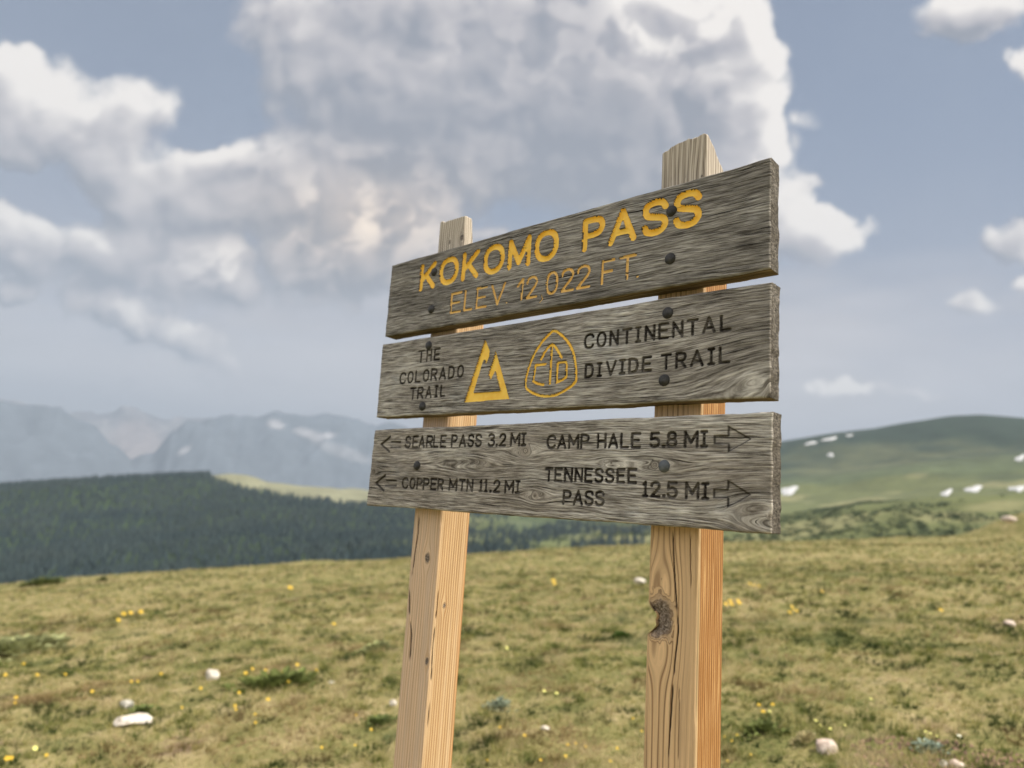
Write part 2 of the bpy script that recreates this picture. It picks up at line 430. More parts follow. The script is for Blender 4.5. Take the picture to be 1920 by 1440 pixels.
lay(hill * np.clip(blob(1600, 885, 170, 62) + blob(1850, 890, 170, 70) + blob(1700, 900, 260, 40), 0, 1) * .85, (.092, .100, .052))
lay(hill * blob(1480, 930, 70, 50) * .6, (.05, .075, .05))
shr = (RR < 1500) * (RR > 200) * sst(700, 1000, px)
lay(shr * 1.0, (.10, .112, .045))
lay(shr * sst(.52, .60, nz2) * .8, (.06, .075, .035))
lay(shr * sst(.56, .66, nz) * .7, (.21, .20, .10))
lay(shr * blob(1010, 985, 120, 40) * .7, (.05, .075, .045))
tag(add_mesh('hills', V.reshape(-1, 3), grid_faces(len(rv), len(azv)), M_HILLS,
    attrs={'tint': ('FLOAT_COLOR', np.concatenate([C_, np.ones(X.shape + (1,))], -1).reshape(-1))}), kind='structure')

# far mountain ranges
def range_mesh(name, pts, r_foot, r_top, r_back, seed, depth_noise, colf):
    cv = curve(pts)
    az = np.radians(np.linspace(-75, 60, 760)); t = np.concatenate([np.linspace(0, 1, 60), 1 + np.linspace(.08, 1, 12)])
    A, T = np.meshgrid(az, t)
    te = np.interp(A, cv[:, 0], cv[:, 1]) + (fbm(A * 55 + seed, A * 0, 4, seed + 3, .6) - .5) * .010
    r = np.where(T <= 1, r_foot + (r_top - r_foot) * T, r_top + (r_back - r_top) * (T - 1))
    H = te * r_top
    qx, qy = r * np.sin(A), r * np.cos(A)
    ridg = 1 - np.abs(2 * fbm(qx / 1500 + 3, qy / 1900, 5, seed, .55) - 1)
    ridg2 = 1 - np.abs(2 * fbm(qx / 480 + 7, qy / 600, 4, seed + 9, .55) - 1)
    jag = (ridg - .72) * .9 + (ridg2 - .72) * .35
    low = -700.0
    prof = np.where(T <= 1, T ** 1.35, 1 - (T - 1) ** 1.1)
    z = low + (H - low) * prof
    w = np.sin(np.clip(T, 0, 2) * math.pi / 2) * (1 - .60 * np.exp(-((T - 1) / .10) ** 2))
    z = z + jag * depth_noise * w
    X = CAM[0] + r * (np.sin(A) * RGT[0] + np.cos(A) * FWD[0]); Y = CAM[1] + r * (np.sin(A) * RGT[1] + np.cos(A) * FWD[1])
    V = np.stack([X, Y, z + CAM[2]], -1)
    px, py = to_px(V)
    px = np.where(np.abs(A) < 1.2, px, -2000)
    c = colf(px, py, T, ridg, ridg2, A)
    return tag(add_mesh(name, V.reshape(-1, 3), grid_faces(len(t), len(az)), M_MOUNT,
        attrs={'tint': ('FLOAT_COLOR', np.concatenate([c, np.ones(c.shape[:2] + (1,))], -1).reshape(-1))}), kind='structure')
def mount_mat(b, p):
    o = b.obj(); a = b.attr('tint').outputs['Color']
    n = b.noise(o, .004, 6, .62)
    return b.vm('SCALE', a, sc=b.mr(n, .3, .7, .75, 1.25, False))
M_MOUNT = material('mountain rock and tundra', mount_mat, .95, .1)
def bl(px, py, cx, cy, rx, ry, rot, n):
    c, s = math.cos(math.radians(rot)), math.sin(math.radians(rot))
    dx, dy = px - cx, py - cy
    return np.clip(1.2 - np.hypot((dx * c + dy * s) / rx, (-dx * s + dy * c) / ry) ** 2 + (n - .6) * 1.5, 0, 1)
def col_back(px, py, T, a, b_, A):
    c = np.zeros(px.shape + (3,)) + np.array([.17, .165, .18])
    m = sst(.75, .95, b_) * sst(.5, .8, T) * .5
    c = c * (1 - m[..., None]) + np.array([.42, .39, .38]) * m[..., None]
    m = bl(px, py, 255, 835, 45, 45, 0, a)  # peach sunlit valley patch, its light painted into the rock colour
    return c * (1 - m[..., None]) + np.array([.30, .255, .25]) * m[..., None]
def col_front(px, py, T, a, b_, A):
    c = np.zeros(px.shape + (3,)) + np.array([.085, .10, .12])
    for q in ((518, 796, 16, 7, 15), (575, 812, 28, 7, 12), (608, 818, 24, 5, -8), (345, 845, 14, 5, -25), (640, 845, 60, 10, 20)):
        m = bl(px, py, *q, b_) * (.95 if q[3] < 9 else .4)
        c = c * (1 - m[..., None]) + np.array([.30, .295, .31]) * m[..., None]
    return c
range_mesh('mountain_range', [(-500, 740), (-150, 742), (0, 750), (50, 757), (95, 768), (160, 767), (205, 771), (228, 767), (262, 778), (300, 786), (400, 792), (520, 790), (640, 800), (760, 812), (900, 835), (1200, 860), (1600, 880), (2300, 880)],
    10500, 14000, 16000, 101, 620, col_back)
range_mesh('front_range', [(-500, 770), (-150, 760), (0, 752), (60, 762), (110, 775), (165, 800), (215, 838), (245, 862), (290, 850), (320, 812), (350, 795), (400, 782), (470, 777), (520, 771), (560, 778), (620, 781), (655, 792), (690, 801), (730, 797), (790, 815), (900, 845), (1200, 870), (1600, 880), (2300, 880)],
    6800, 9800, 10400, 131, 420, col_front)

# haze
bm = bmesh.new()
hx0, hx1, hy0, hy1, hz0, hz1 = -17800, 17800, -17800, 17800, -1600, 1850
vs = [bm.verts.new(p) for p in ((hx0, hy0, hz0), (hx1, hy0, hz0), (hx1, hy1, hz0), (hx0, hy1, hz0), (hx0, hy0, hz1), (hx1, hy0, hz1), (hx1, hy1, hz1), (hx0, hy1, hz1))]
for f in ((3, 2, 1, 0), (4, 5, 6, 7), (0, 1, 5, 4), (1, 2, 6, 5), (2, 3, 7, 6), (3, 0, 4, 7)): bm.faces.new([vs[i] for i in f])
me = bpy.data.meshes.new('haze'); bm.to_mesh(me); bm.free()
hm = bpy.data.materials.new('smoky air'); hm.use_nodes = True; hm.node_tree.nodes.clear()
ho = hm.node_tree.nodes.new('ShaderNodeOutputMaterial'); pv_ = hm.node_tree.nodes.new('ShaderNodeVolumePrincipled')
pv_.inputs['Color'].default_value = (.50, .60, .74, 1); pv_.inputs['Density'].default_value = 9.5e-5
pv_.inputs['Anisotropy'].default_value = .0
hm.node_tree.links.new(pv_.outputs[0], ho.inputs['Volume'])
me.materials.append(hm); hz = bpy.data.objects.new('haze', me); col.objects.link(hz); tag(hz, kind='stuff')

# snow patches lying on the big hill
M_SNOW = material('old snow', lambda b, p: b.ramp(b.noise(b.obj(), .2, 4, .6), [(.35, (.36, .36, .36)), (.6, (.55, .55, .56))]), .7, .2)
def hit_land(x, y, r0=700., r1=3000.):
    d = pray(x, y); d = d / math.hypot(d[0], d[1])
    rs = np.arange(r0, r1, 4.0)
    P_ = CAM + d * rs[:, None]
    h = land(P_[:, 0], P_[:, 1]) - P_[:, 2]
    i = np.argmax(h > 0)
    if h[i] <= 0: return P_[len(rs) // 2]
    t = h[i - 1] / (h[i - 1] - h[i]) if i else 0
    return P_[i - 1] * (1 - t) + P_[i] * t if i else P_[i]
def snow(x, y, w, h, rot, label):
    """flattened lens of snow following the slope; w, h its apparent half sizes in photo pixels"""
    n1_, n2_ = 14, 40; w, h = w * .88, h * .82
    c = hit_land(x, y)
    V = [None]; pts = []
    cr, sr = math.cos(math.radians(rot)), math.sin(math.radians(rot))
    for i in range(1, n1_ + 1):
        for j in range(n2_):
            a = 2 * math.pi * j / n2_; k = i / n1_
            wob = 1 + .28 * (float(vn(np.array(j * .45), np.array(x * .1), 3)) - .5) + .2 * math.sin(3 * a + x)
            ex, ey = w * k * wob * math.cos(a), h * k * wob * math.sin(a)
            q = hit_land(x + ex * cr + ey * sr, y + ex * -sr + ey * cr)
            pts.append((q[0], q[1], 1.6 * (1 - k ** 2) + (.25 if i < n1_ else -.6)))
    pts.insert(0, (c[0], c[1], 1.9))
    P_ = np.array(pts)
    z = land(P_[:, 0], P_[:, 1]) + P_[:, 2]
    ctr = np.array([c[0], c[1], land(np.array(c[0]), np.array(c[1]))])
    V = np.stack([P_[:, 0], P_[:, 1], z], -1) - ctr
    fc = [(0, 1 + j, 1 + (j + 1) % n2_) for j in range(n2_)]
    for i in range(n1_ - 1):
        for j in range(n2_):
            a = 1 + i * n2_ + j; b_ = 1 + i * n2_ + (j + 1) % n2_
            fc.append((a, a + n2_, b_ + n2_, b_))
    o = add_mesh('snow_patch', V, fc, M_SNOW); o.location = ctr
    return tag(o, label, 'snow patch', 'snow patches on the big green hill')
snow(1520, 831, 14, 2.9, 12, 'leftmost streak of snow just below the skyline of the green hill')
snow(1556, 823, 17, 3.2, 10, 'longest streak of snow just below the skyline of the hill, right of the leftmost streak')
snow(1592, 816.5, 8, 2.2, 6, 'small right-hand end streak of the snow row below the hill skyline')
snow(1557, 853, 7, 4, 0, 'small round snow patch alone below the skyline streaks')
snow(1479, 920, 19, 9.5, 14, 'bright oval snow patch on the hill right beside the end of the lowest plank')
snow(1775, 924, 13, 5.5, 24, 'narrow slanting snow patch left of the brightest one, low on the hill')
snow(1826, 917, 19, 6.5, 9, 'brightest snow patch low on the hill, between two others')
snow(1913, 859, 11, 6, 25, 'snow patch highest up at the right edge of the photo')
snow(1908, 916, 18, 5.5, 4, 'dull pinkish snow patch low on the hill at the right edge of the photo')

# ------------------------------------------------------------------ forest on the ridge
def forest():
    rg = np.random.default_rng(4)
    n = 60000
    az = rg.uniform(-.95, .25, n); r = np.sqrt(rg.uniform(440 ** 2, 1420 ** 2, n))
    x = CAM[0] + r * (np.sin(az) * RGT[0] + np.cos(az) * FWD[0]); y = CAM[1] + r * (np.sin(az) * RGT[1] + np.cos(az) * FWD[1])
    z = land(x, y)
    px, py = to_px(np.stack([x, y, z], -1))
    nz = fbm(x * .012, y * .012, 4, 61); clump = fbm(x * .02, y * .02, 3, 88)
    left = 1 - sst(740, 1020, px + (nz - .5) * 340)
    knoll = knoll_mask(px, py, nz) * (r > 900)
    p = left * (1 - knoll) * (1 - .0 * clump)
    p = np.where(px > 760, np.maximum(p * .8, (clump > .60) * .5), p)
    keep = rg.uniform(0, 1, n) < p * .62
    x, y, z, r, clump = x[keep], y[keep], z[keep], r[keep], clump[keep]; n = len(x)
    hgt = rg.uniform(5, 11, n) * (.75 + .5 * clump); wid = hgt * rg.uniform(.15, .22, n)
    vs, fs, cs = [], [], []
    K = 5
    lv = [(.02, .9, .45), (.30, 1.0, .60), (.55, .66, .80), (.74, .40, 1.0)]   # bottom fraction, radius, top fraction
    off = 0
    for (b0, rad, t0) in lv[1:]:
        ang = rg.uniform(0, 6.28, n)[:, None] + np.arange(K) * 2 * np.pi / K
        rr = wid[:, None] * rad * rg.uniform(.75, 1.2, (n, K))
        ring = np.stack([x[:, None] + rr * np.cos(ang), y[:, None] + rr * np.sin(ang), (z + hgt * (b0 - .2))[:, None] + rg.uniform(-.3, .3, (n, K))], -1)
        tip = np.stack([x, y, z + hgt * t0 - .1], -1)[:, None]
        V = np.concatenate([ring, tip], 1).reshape(-1, 3)
        base = (np.arange(n) * (K + 1))[:, None]
        f = np.stack([base + np.arange(K), base + (np.arange(K) + 1) % K, base + K + np.zeros(K, int)], -1).reshape(-1, 3)
        vs.append(V); fs.append(f + off); off += len(V)
        tone = (rg.uniform(.7, 1.3, n))[:, None, None] * np.ones((1, K + 1, 1))
        cc = np.array([.034, .052, .054]) * tone * (1 + (clump - .5)[:, None, None] * np.array([.9, .6, .3]))
        cs.append(np.concatenate([cc, np.ones((n, K + 1, 1))], -1).reshape(-1, 4))
    o = add_mesh('conifer_forest', np.concatenate(vs), np.concatenate(fs), M_LEAF, smooth=False, attrs={'tint': ('FLOAT_COLOR', np.concatenate(cs))})
    tag(o, 'dark spruce forest covering the ridge behind the meadow', 'forest', kind='stuff')
def leafy(b, p):
    a = b.attr('tint').outputs['Color']
    return a
M_LEAF = material('leaves', leafy, .8, .2)
forest()

def shrubs():
    rg = np.random.default_rng(9)
    n = 14000
    az = rg.uniform(-.05, .85, n); r = np.sqrt(rg.uniform(150 ** 2, 900 ** 2, n))
    x = CAM[0] + r * (np.sin(az) * RGT[0] + np.cos(az) * FWD[0]); y = CAM[1] + r * (np.sin(az) * RGT[1] + np.cos(az) * FWD[1])
    z = land(x, y); d = fbm(x * .018 + 40, y * .018, 4, 90)
    px, py = to_px(np.stack([x, y, z], -1))
    side = sst(1350, 1750, px)
    keep = (d + side * .10 > .60) & (rg.uniform(0, 1, n) < .75)
    x, y, z, r, d = x[keep], y[keep], z[keep], r[keep], d[keep]; n = len(x)
    # each shrub: a knot of 26 leaf-clump triangles in a squashed ball
    K = 26
    s = rg.uniform(.9, 2.2, n)[:, None]
    th = rg.uniform(0, 6.28, (n, K)); ph = np.arccos(rg.uniform(0, 1, (n, K))); q = rg.uniform(.6, 1, (n, K))
    c = np.stack([x[:, None] + s * q * np.sin(ph) * np.cos(th) * 1.3, y[:, None] + s * q * np.sin(ph) * np.sin(th) * 1.3, z[:, None] + s * q * np.cos(ph) * .8], -1)
    tri = c[:, :, None, :] + rg.normal(0, 1, (n, K, 3, 3)) * (s * .26)[:, :, None, None]
    col_ = np.array([.072, .095, .044]) * rg.uniform(.6, 1.35, (n, 1, 1, 1)) * rg.uniform(.8, 1.2, (n, K, 1, 1)) * np.ones((n, K, 3, 1))
    V = tri.reshape(-1, 3); f = np.arange(len(V)).reshape(-1, 3)
    o = add_mesh('willow_scrub', V, f, M_LEAF, smooth=False, attrs={'tint': ('FLOAT_COLOR', np.concatenate([col_, np.ones((n, K, 3, 1))], -1))})
    tag(o, 'low dark green scrub in patches on the slope beyond the meadow', 'scrub', kind='stuff')
shrubs()

# ------------------------------------------------------------------ weathered wood
def plank_wood(tone, warmth, seed):
    def f(b, p):
        a = b.attr('grain').outputs['Vector']; gx, gz, kn = b.sep(a)
        v1 = b.noise(b.comb(b.math('MULTIPLY', gx, 17.0), b.math('MULTIPLY', gz, 330.0), seed), 1.0, 6, .66)
        v2 = b.noise(b.comb(b.math('MULTIPLY', gx, 3.5), b.math('MULTIPLY', gz, 60.0), seed + 3), 1.0, 5, .6, .4)
        v3 = b.noise(b.comb(b.math('MULTIPLY', gx, 3.2), b.math('MULTIPLY', gz, 9.0), seed + 7), 1.0, 5, .6)
        v4 = b.noise(b.comb(b.math('MULTIPLY', gx, 26.0), b.math('MULTIPLY', gz, 520.0), seed + 9), 1.0, 4, .65)
        s = b.math('ADD', b.math('MULTIPLY', v1, .52), b.math('ADD', b.math('MULTIPLY', v2, .20), b.math('MULTIPLY', v4, .40)))
        c = b.ramp(s, [(.42, (.030, .025, .021)), (.495, (.125, .110, .093)), (.55, (.25, .229, .200)), (.605, (.39, .362, .322)), (.68, (.60, .565, .51))])
        c = b.vm('SCALE', c, sc=b.math('MULTIPLY', b.mr(v3, .32, .68, .62, 1.30, False), tone))
        c = b.mix(b.mr(v3, .4, .6, .55, .0), c, b.mix(1.0, c, warmth, 'MULTIPLY'))
        big = b.noise(b.obj(), 7.0, 5, .65)
        c = b.mix(b.mr(big, .56, .70, 0, .45), c, b.mix(1.0, c, (.80, .88, 1.0), 'MULTIPLY'))
        c = b.mix(b.math('MULTIPLY', b.math('MINIMUM', kn, 1.0), .45), c, b.mix(1.0, c, (.55, .50, .45), 'MULTIPLY'))
        ck = b.noise(b.comb(b.math('MULTIPLY', gx, 5.5), b.math('MULTIPLY', gz, 330.0), seed + 21), 1.0, 3, .6)
        ckm = b.mr(ck, .615, .66)
        c = b.mix(ckm, c, (.012, .010, .008))
        ink = b.attr('ink').outputs['Fac']
        c = b.mix(b.math('MULTIPLY', ink, .9), c, (.020, .016, .013))
        h = b.math('ADD', b.math('MULTIPLY', v2, .8), b.math('ADD', b.math('MULTIPLY', v1, .9), b.math('MULTIPLY', v4, .5)))
        h = b.math('SUBTRACT', h, b.math('MULTIPLY', ckm, 1.0))
        b.L.new(b.bump(h, 1.0, .0030), p.inputs['Normal'])
        return c
    return f
M_PLANK = [material('weathered board dark', plank_wood(.82, (1.0, .985, .985), 0), .85, .2),
           material('weathered board grey', plank_wood(1.12, (1.02, .985, .965), 31), .85, .2),
           material('weathered board brown', plank_wood(1.22, (1.05, .975, .91), 57), .85, .2)]
def end_wood(b, p):
    o = b.obj(); x, y, z = b.sep(o)
    ring = b.noise(b.comb(0.0, b.math('ADD', b.math('MULTIPLY', y, 130.0), b.math('MULTIPLY', z, 50.0)), b.math('MULTIPLY', z, 330.0)), 1.0, 3, .6, .4)
    pore = b.noise(b.vm('SCALE', o, sc=650.0), 1.0, 3, .7)
    big = b.noise(o, 26, 4, .6)
    s = b.math('ADD', b.math('MULTIPLY', ring, .6), b.math('MULTIPLY', pore, .5))
    c = b.ramp(s, [(.42, (.015, .012, .010)), (.53, (.10, .088, .074)), (.66, (.27, .24, .205))])
    c = b.mix(b.mr(big, .48, .66), b.mix(1.0, c, (.62, .60, .56), 'MULTIPLY'), c)
    b.L.new(b.bump(s, .8, .002), p.inputs['Normal'])
    return c
M_END = material('board end grain', end_wood, .9, .2)
def under_wood(b, p):
    o = b.obj(); x, y, z = b.sep(o)
    v = b.noise(b.comb(b.math('MULTIPLY', x, 8.0), b.math('MULTIPLY', y, 240.0), z), 1.0, 6, .65)
    c = b.ramp(v, [(.36, (.055, .038, .015)), (.5, (.16, .115, .055)), (.64, (.30, .225, .12))])
    b.L.new(b.bump(v, .6, .0015), p.inputs['Normal'])
    return c
M_UNDER = material('board underside', under_wood, .9, .2)
def yellow(b, p):
    o = b.obj(); x, y, z = b.sep(o)
    v = b.noise(b.comb(b.math('MULTIPLY', x, 12.0), b.math('MULTIPLY', z, 260.0), y), 1.0, 5, .6)
    n = b.noise(o, 45, 4, .6)
    c = b.mix(b.mr(n, .35, .65), (.93, .54, .055), (.96, .62, .09))
    c = b.mix(b.mr(v, .66, .70), c, (.06, .035, .012))
    b.L.new(b.bump(v, .25, .0015), p.inputs['Normal'])
    return c
M_YEL = material('yellow routed paint', yellow, .55, .4)
def pale_yellow(b, p):
    o = b.obj(); x, y, z = b.sep(o)
    v = b.noise(b.comb(b.math('MULTIPLY', x, 16.0), b.math('MULTIPLY', z, 240.0), y), 1.0, 5, .65)
    n = b.noise(o, 70, 4, .6)
    c = b.mix(b.mr(n, .35, .65), (.78, .47, .13), (.86, .56, .20))
    c = b.mix(b.mr(v, .60, .68), c, (.09, .055, .025))
    return c
M_YEL2 = material('thin yellow paint', pale_yellow, .7, .3)
def ink(b, p):
    o = b.obj(); x, y, z = b.sep(o)
    v = b.noise(b.comb(b.math('MULTIPLY', x, 14.0), b.math('MULTIPLY', z, 260.0), y), 1.0, 5, .65)
    n = b.noise(o, 38, 4, .6)
    c = b.mix(b.mr(b.math('ADD', b.math('MULTIPLY', v, .6), b.math('MULTIPLY', n, .5)), .46, .68), (.016, .012, .010), (.17, .15, .125))
    return c
M_INK = material('charred routed groove', ink, .85, .2)
def bolt_m(lo, hi):
    def f(b, p):
        n = b.noise(b.obj(), 120, 5, .65)
        p.inputs['Metallic'].default_value = .35
        b.L.new(b.bump(n, .35, .001), p.inputs['Normal'])
        return b.ramp(n, [(.35, lo), (.65, hi)])
    return f
M_BOLT = material('dark weathered bolt', bolt_m((.022, .021, .022), (.055, .052, .05)), .55, .4)
M_BOLT2 = material('grey zinc bolt', bolt_m((.075, .085, .095), (.13, .14, .15)), .6, .4)

# ------------------------------------------------------------------ router lettering
def sm(pts, n=5):
    """catmull-rom through pts"""
    p = [np.array(q, float) for q in pts]; p = [2 * p[0] - p[1]] + p + [2 * p[-1] - p[-2]]
    out = []
    for i in range(1, len(p) - 2):
        for k in range(n):
            t = k / n
            out.append(.5 * ((2 * p[i]) + (-p[i - 1] + p[i + 1]) * t + (2 * p[i - 1] - 5 * p[i] + 4 * p[i + 1] - p[i + 2]) * t * t + (-p[i - 1] + 3 * p[i] - 3 * p[i + 1] + p[i + 2]) * t ** 3))
    out.append(p[-2]); return [tuple(q) for q in out]
def ell(cx, cy, rx, ry, e=2.25, n=26):
    o = []
    for k in range(n + 1):
        a = 2 * math.pi * k / n; c, s = math.cos(a), math.sin(a)
        o.append((cx + rx * math.copysign(abs(c) ** (2 / e), c), cy + ry * math.copysign(abs(s) ** (2 / e), s)))
    return o
Pb = sm([(.5, 1), (.86, .94), (1, .74), (.86, .53), (.5, .46)])
G = {
 'K': [[(0, 0), (0, 1)], [(1, 1), (.04, .36)], [(.36, .56), (1, 0)]],
 'O': [ell(.5, .5, .5, .5)], '0': [ell(.5, .5, .5, .5, 2.4)],
 'M': [[(0, 0), (0, 1), (.5, .12), (1, 1), (1, 0)]], 'm': [[(0, 0), (0, 1), (.5, .28), (1, 1), (1, 0)]],
 'P': [[(0, 0), (0, 1), (.5, 1)], Pb, [(.5, .46), (0, .46)]],
 'R': [[(0, 0), (0, 1), (.5, 1)], Pb, [(.5, .46), (0, .46)], [(.5, .46), (1, 0)]],
 'A': [[(0, 0), (.5, 1), (1, 0)], [(.16, .30), (.84, .30)]],
 'S': [sm([(1, .80), (.84, .95), (.5, 1), (.14, .93), (.02, .75), (.14, .59), (.5, .51), (.88, .42), (1, .24), (.85, .06), (.5, 0), (.14, .05), (0, .20)])],
 'E': [[(1, 1), (0, 1), (0, 0), (1, 0)], [(0, .51), (.85, .51)]], 'F': [[(1, 1), (0, 1), (0, 0)], [(0, .51), (.85, .51)]],
 'L': [[(0, 1), (0, 0), (1, 0)]], 'V': [[(0, 1), (.48, 0), (1, 1)]], 'T': [[(0, 1), (1, 1)], [(.5, 1), (.5, 0)]],
 'H': [[(0, 0), (0, 1)], [(1, 0), (1, 1)], [(0, .5), (1, .5)]], 'N': [[(0, 0), (0, 1), (1, 0), (1, 1)]],
 'I': [[(.5, 0), (.5, 1)], [(0, 0), (1, 0)], [(0, 1), (1, 1)]],
 'C': [sm([(1, .80), (.85, .95), (.55, 1), (.2, .92), (.02, .7), (0, .5), (.02, .3), (.2, .08), (.55, 0), (.85, .05), (1, .2)])],
 'D': [[(0, .0), (0, 1), (.45, 1)], sm([(.45, 1), (.85, .88), (1, .5), (.85, .12), (.45, 0)]), [(.45, 0), (0, 0)]],
 '1': [[(0, .68), (1, 1), (.82, 0)]], 'i': [[(.1, .82), (.5, 1), (.5, 0)], [(0, 0), (1, 0)]],
 '2': [sm([(.0, .74), (.12, .92), (.5, 1), (.86, .92), (.98, .74), (.84, .52)]) + [(0, 0), (1, 0)]],
 '3': [sm([(.02, .86), (.2, .97), (.5, 1), (.84, .93), (.95, .76), (.8, .58), (.45, .52)]), sm([(.45, .52), (.86, .45), (1, .25), (.85, .05), (.5, 0), (.15, .03), (0, .16)])],
 '5': [[(.95, 1), (.08, 1), (.02, .56)], sm([(.02, .56), (.5, .63), (.88, .52), (1, .30), (.85, .07), (.5, 0), (.15, .03), (0, .16)])],
 '8': [ell(.5, .76, .42, .24), ell(.5, .26, .5, .26)],
 '.': [[(.5, .5), (.52, .5)]], ',': [[(.7, 1), (.9, .55), (.1, 0)]],
}
Z7 = 1920 / 260.0
def line_y(l, x): (x0, y0), (x1, y1) = l; return y0 + (y1 - y0) * (x - x0) / (x1 - x0)
def glyph_strokes(ch, xl, xr, top, bot, hw, mode='m'):
    """photo measurements -> strokes on the board face (x, z)"""
    def yy(x): t, b_ = line_y(top, x), line_y(bot, x); return {'m': (t + b_) / 2, 'b': b_, 't': t}[mode]
    x0 = on_plane(xl, yy(xl))[0] + hw; x1 = on_plane(xr, yy(xr))[0] - hw
    xc = (xl + xr) / 2
    z1 = on_plane(xc, line_y(top, xc))[2] - hw; z0 = on_plane(xc, line_y(bot, xc))[2] + hw
    return [[(x0 + (x1 - x0) * a, z0 + (z1 - z0) * c) for a, c in s] for s in G[ch]]
def text(spec, top, bot, hw):
    """spec: (region ox, [(char, left, right, mode), ...]) in enlarged-photo units"""
    out = []
    for ox, items in spec:
        for it in items:
            ch, a, c = it[:3]; mode = it[3] if len(it) > 3 else ('b' if ch == 'A' else 't' if ch in 'TV' else 'm')
            out.append((ch, glyph_strokes(ch, ox + a / Z7, ox + c / Z7, top, bot, hw, mode)))
    return out
def pts(ox, oy, lst): return [tuple(on_plane(ox + a / Z7, oy + c / Z7)[[0, 2]]) for a, c in lst]

def seg_dist(Xg, Zg, strokes):
    d = np.full(Xg.shape, 9.0)
    for s in strokes:
        for (ax, az), (bx, bz) in zip(s[:-1], s[1:]):
            vx, vz = bx - ax, bz - az; L2 = vx * vx + vz * vz + 1e-12
            t = np.clip(((Xg - ax) * vx + (Zg - az) * vz) / L2, 0, 1)
            d = np.minimum(d, np.hypot(Xg - ax - t * vx, Zg - az - t * vz))
    return d
def poly_sd(Xg, Zg, poly):
    """signed distance, positive inside"""
    n = len(poly); d = seg_dist(Xg, Zg, [poly + [poly[0]]]); ins = np.zeros(Xg.shape, bool)
    for i in range(n):
        (x0, z0), (x1, z1) = poly[i], poly[(i + 1) % n]
        cnd = ((z0 > Zg) != (z1 > Zg)) & (Xg < (x1 - x0) * (Zg - z0) / (z1 - z0 + 1e-12) + x0)
        ins ^= cnd
    return np.where(ins, d, -d)

sign = empty('trail_sign', (0, 0.04, -0.12))
tag(sign, 'wooden trail sign of three weathered routed boards bolted to two posts', 'trail sign')
SG = np.array([0, 0.04, -0.12])

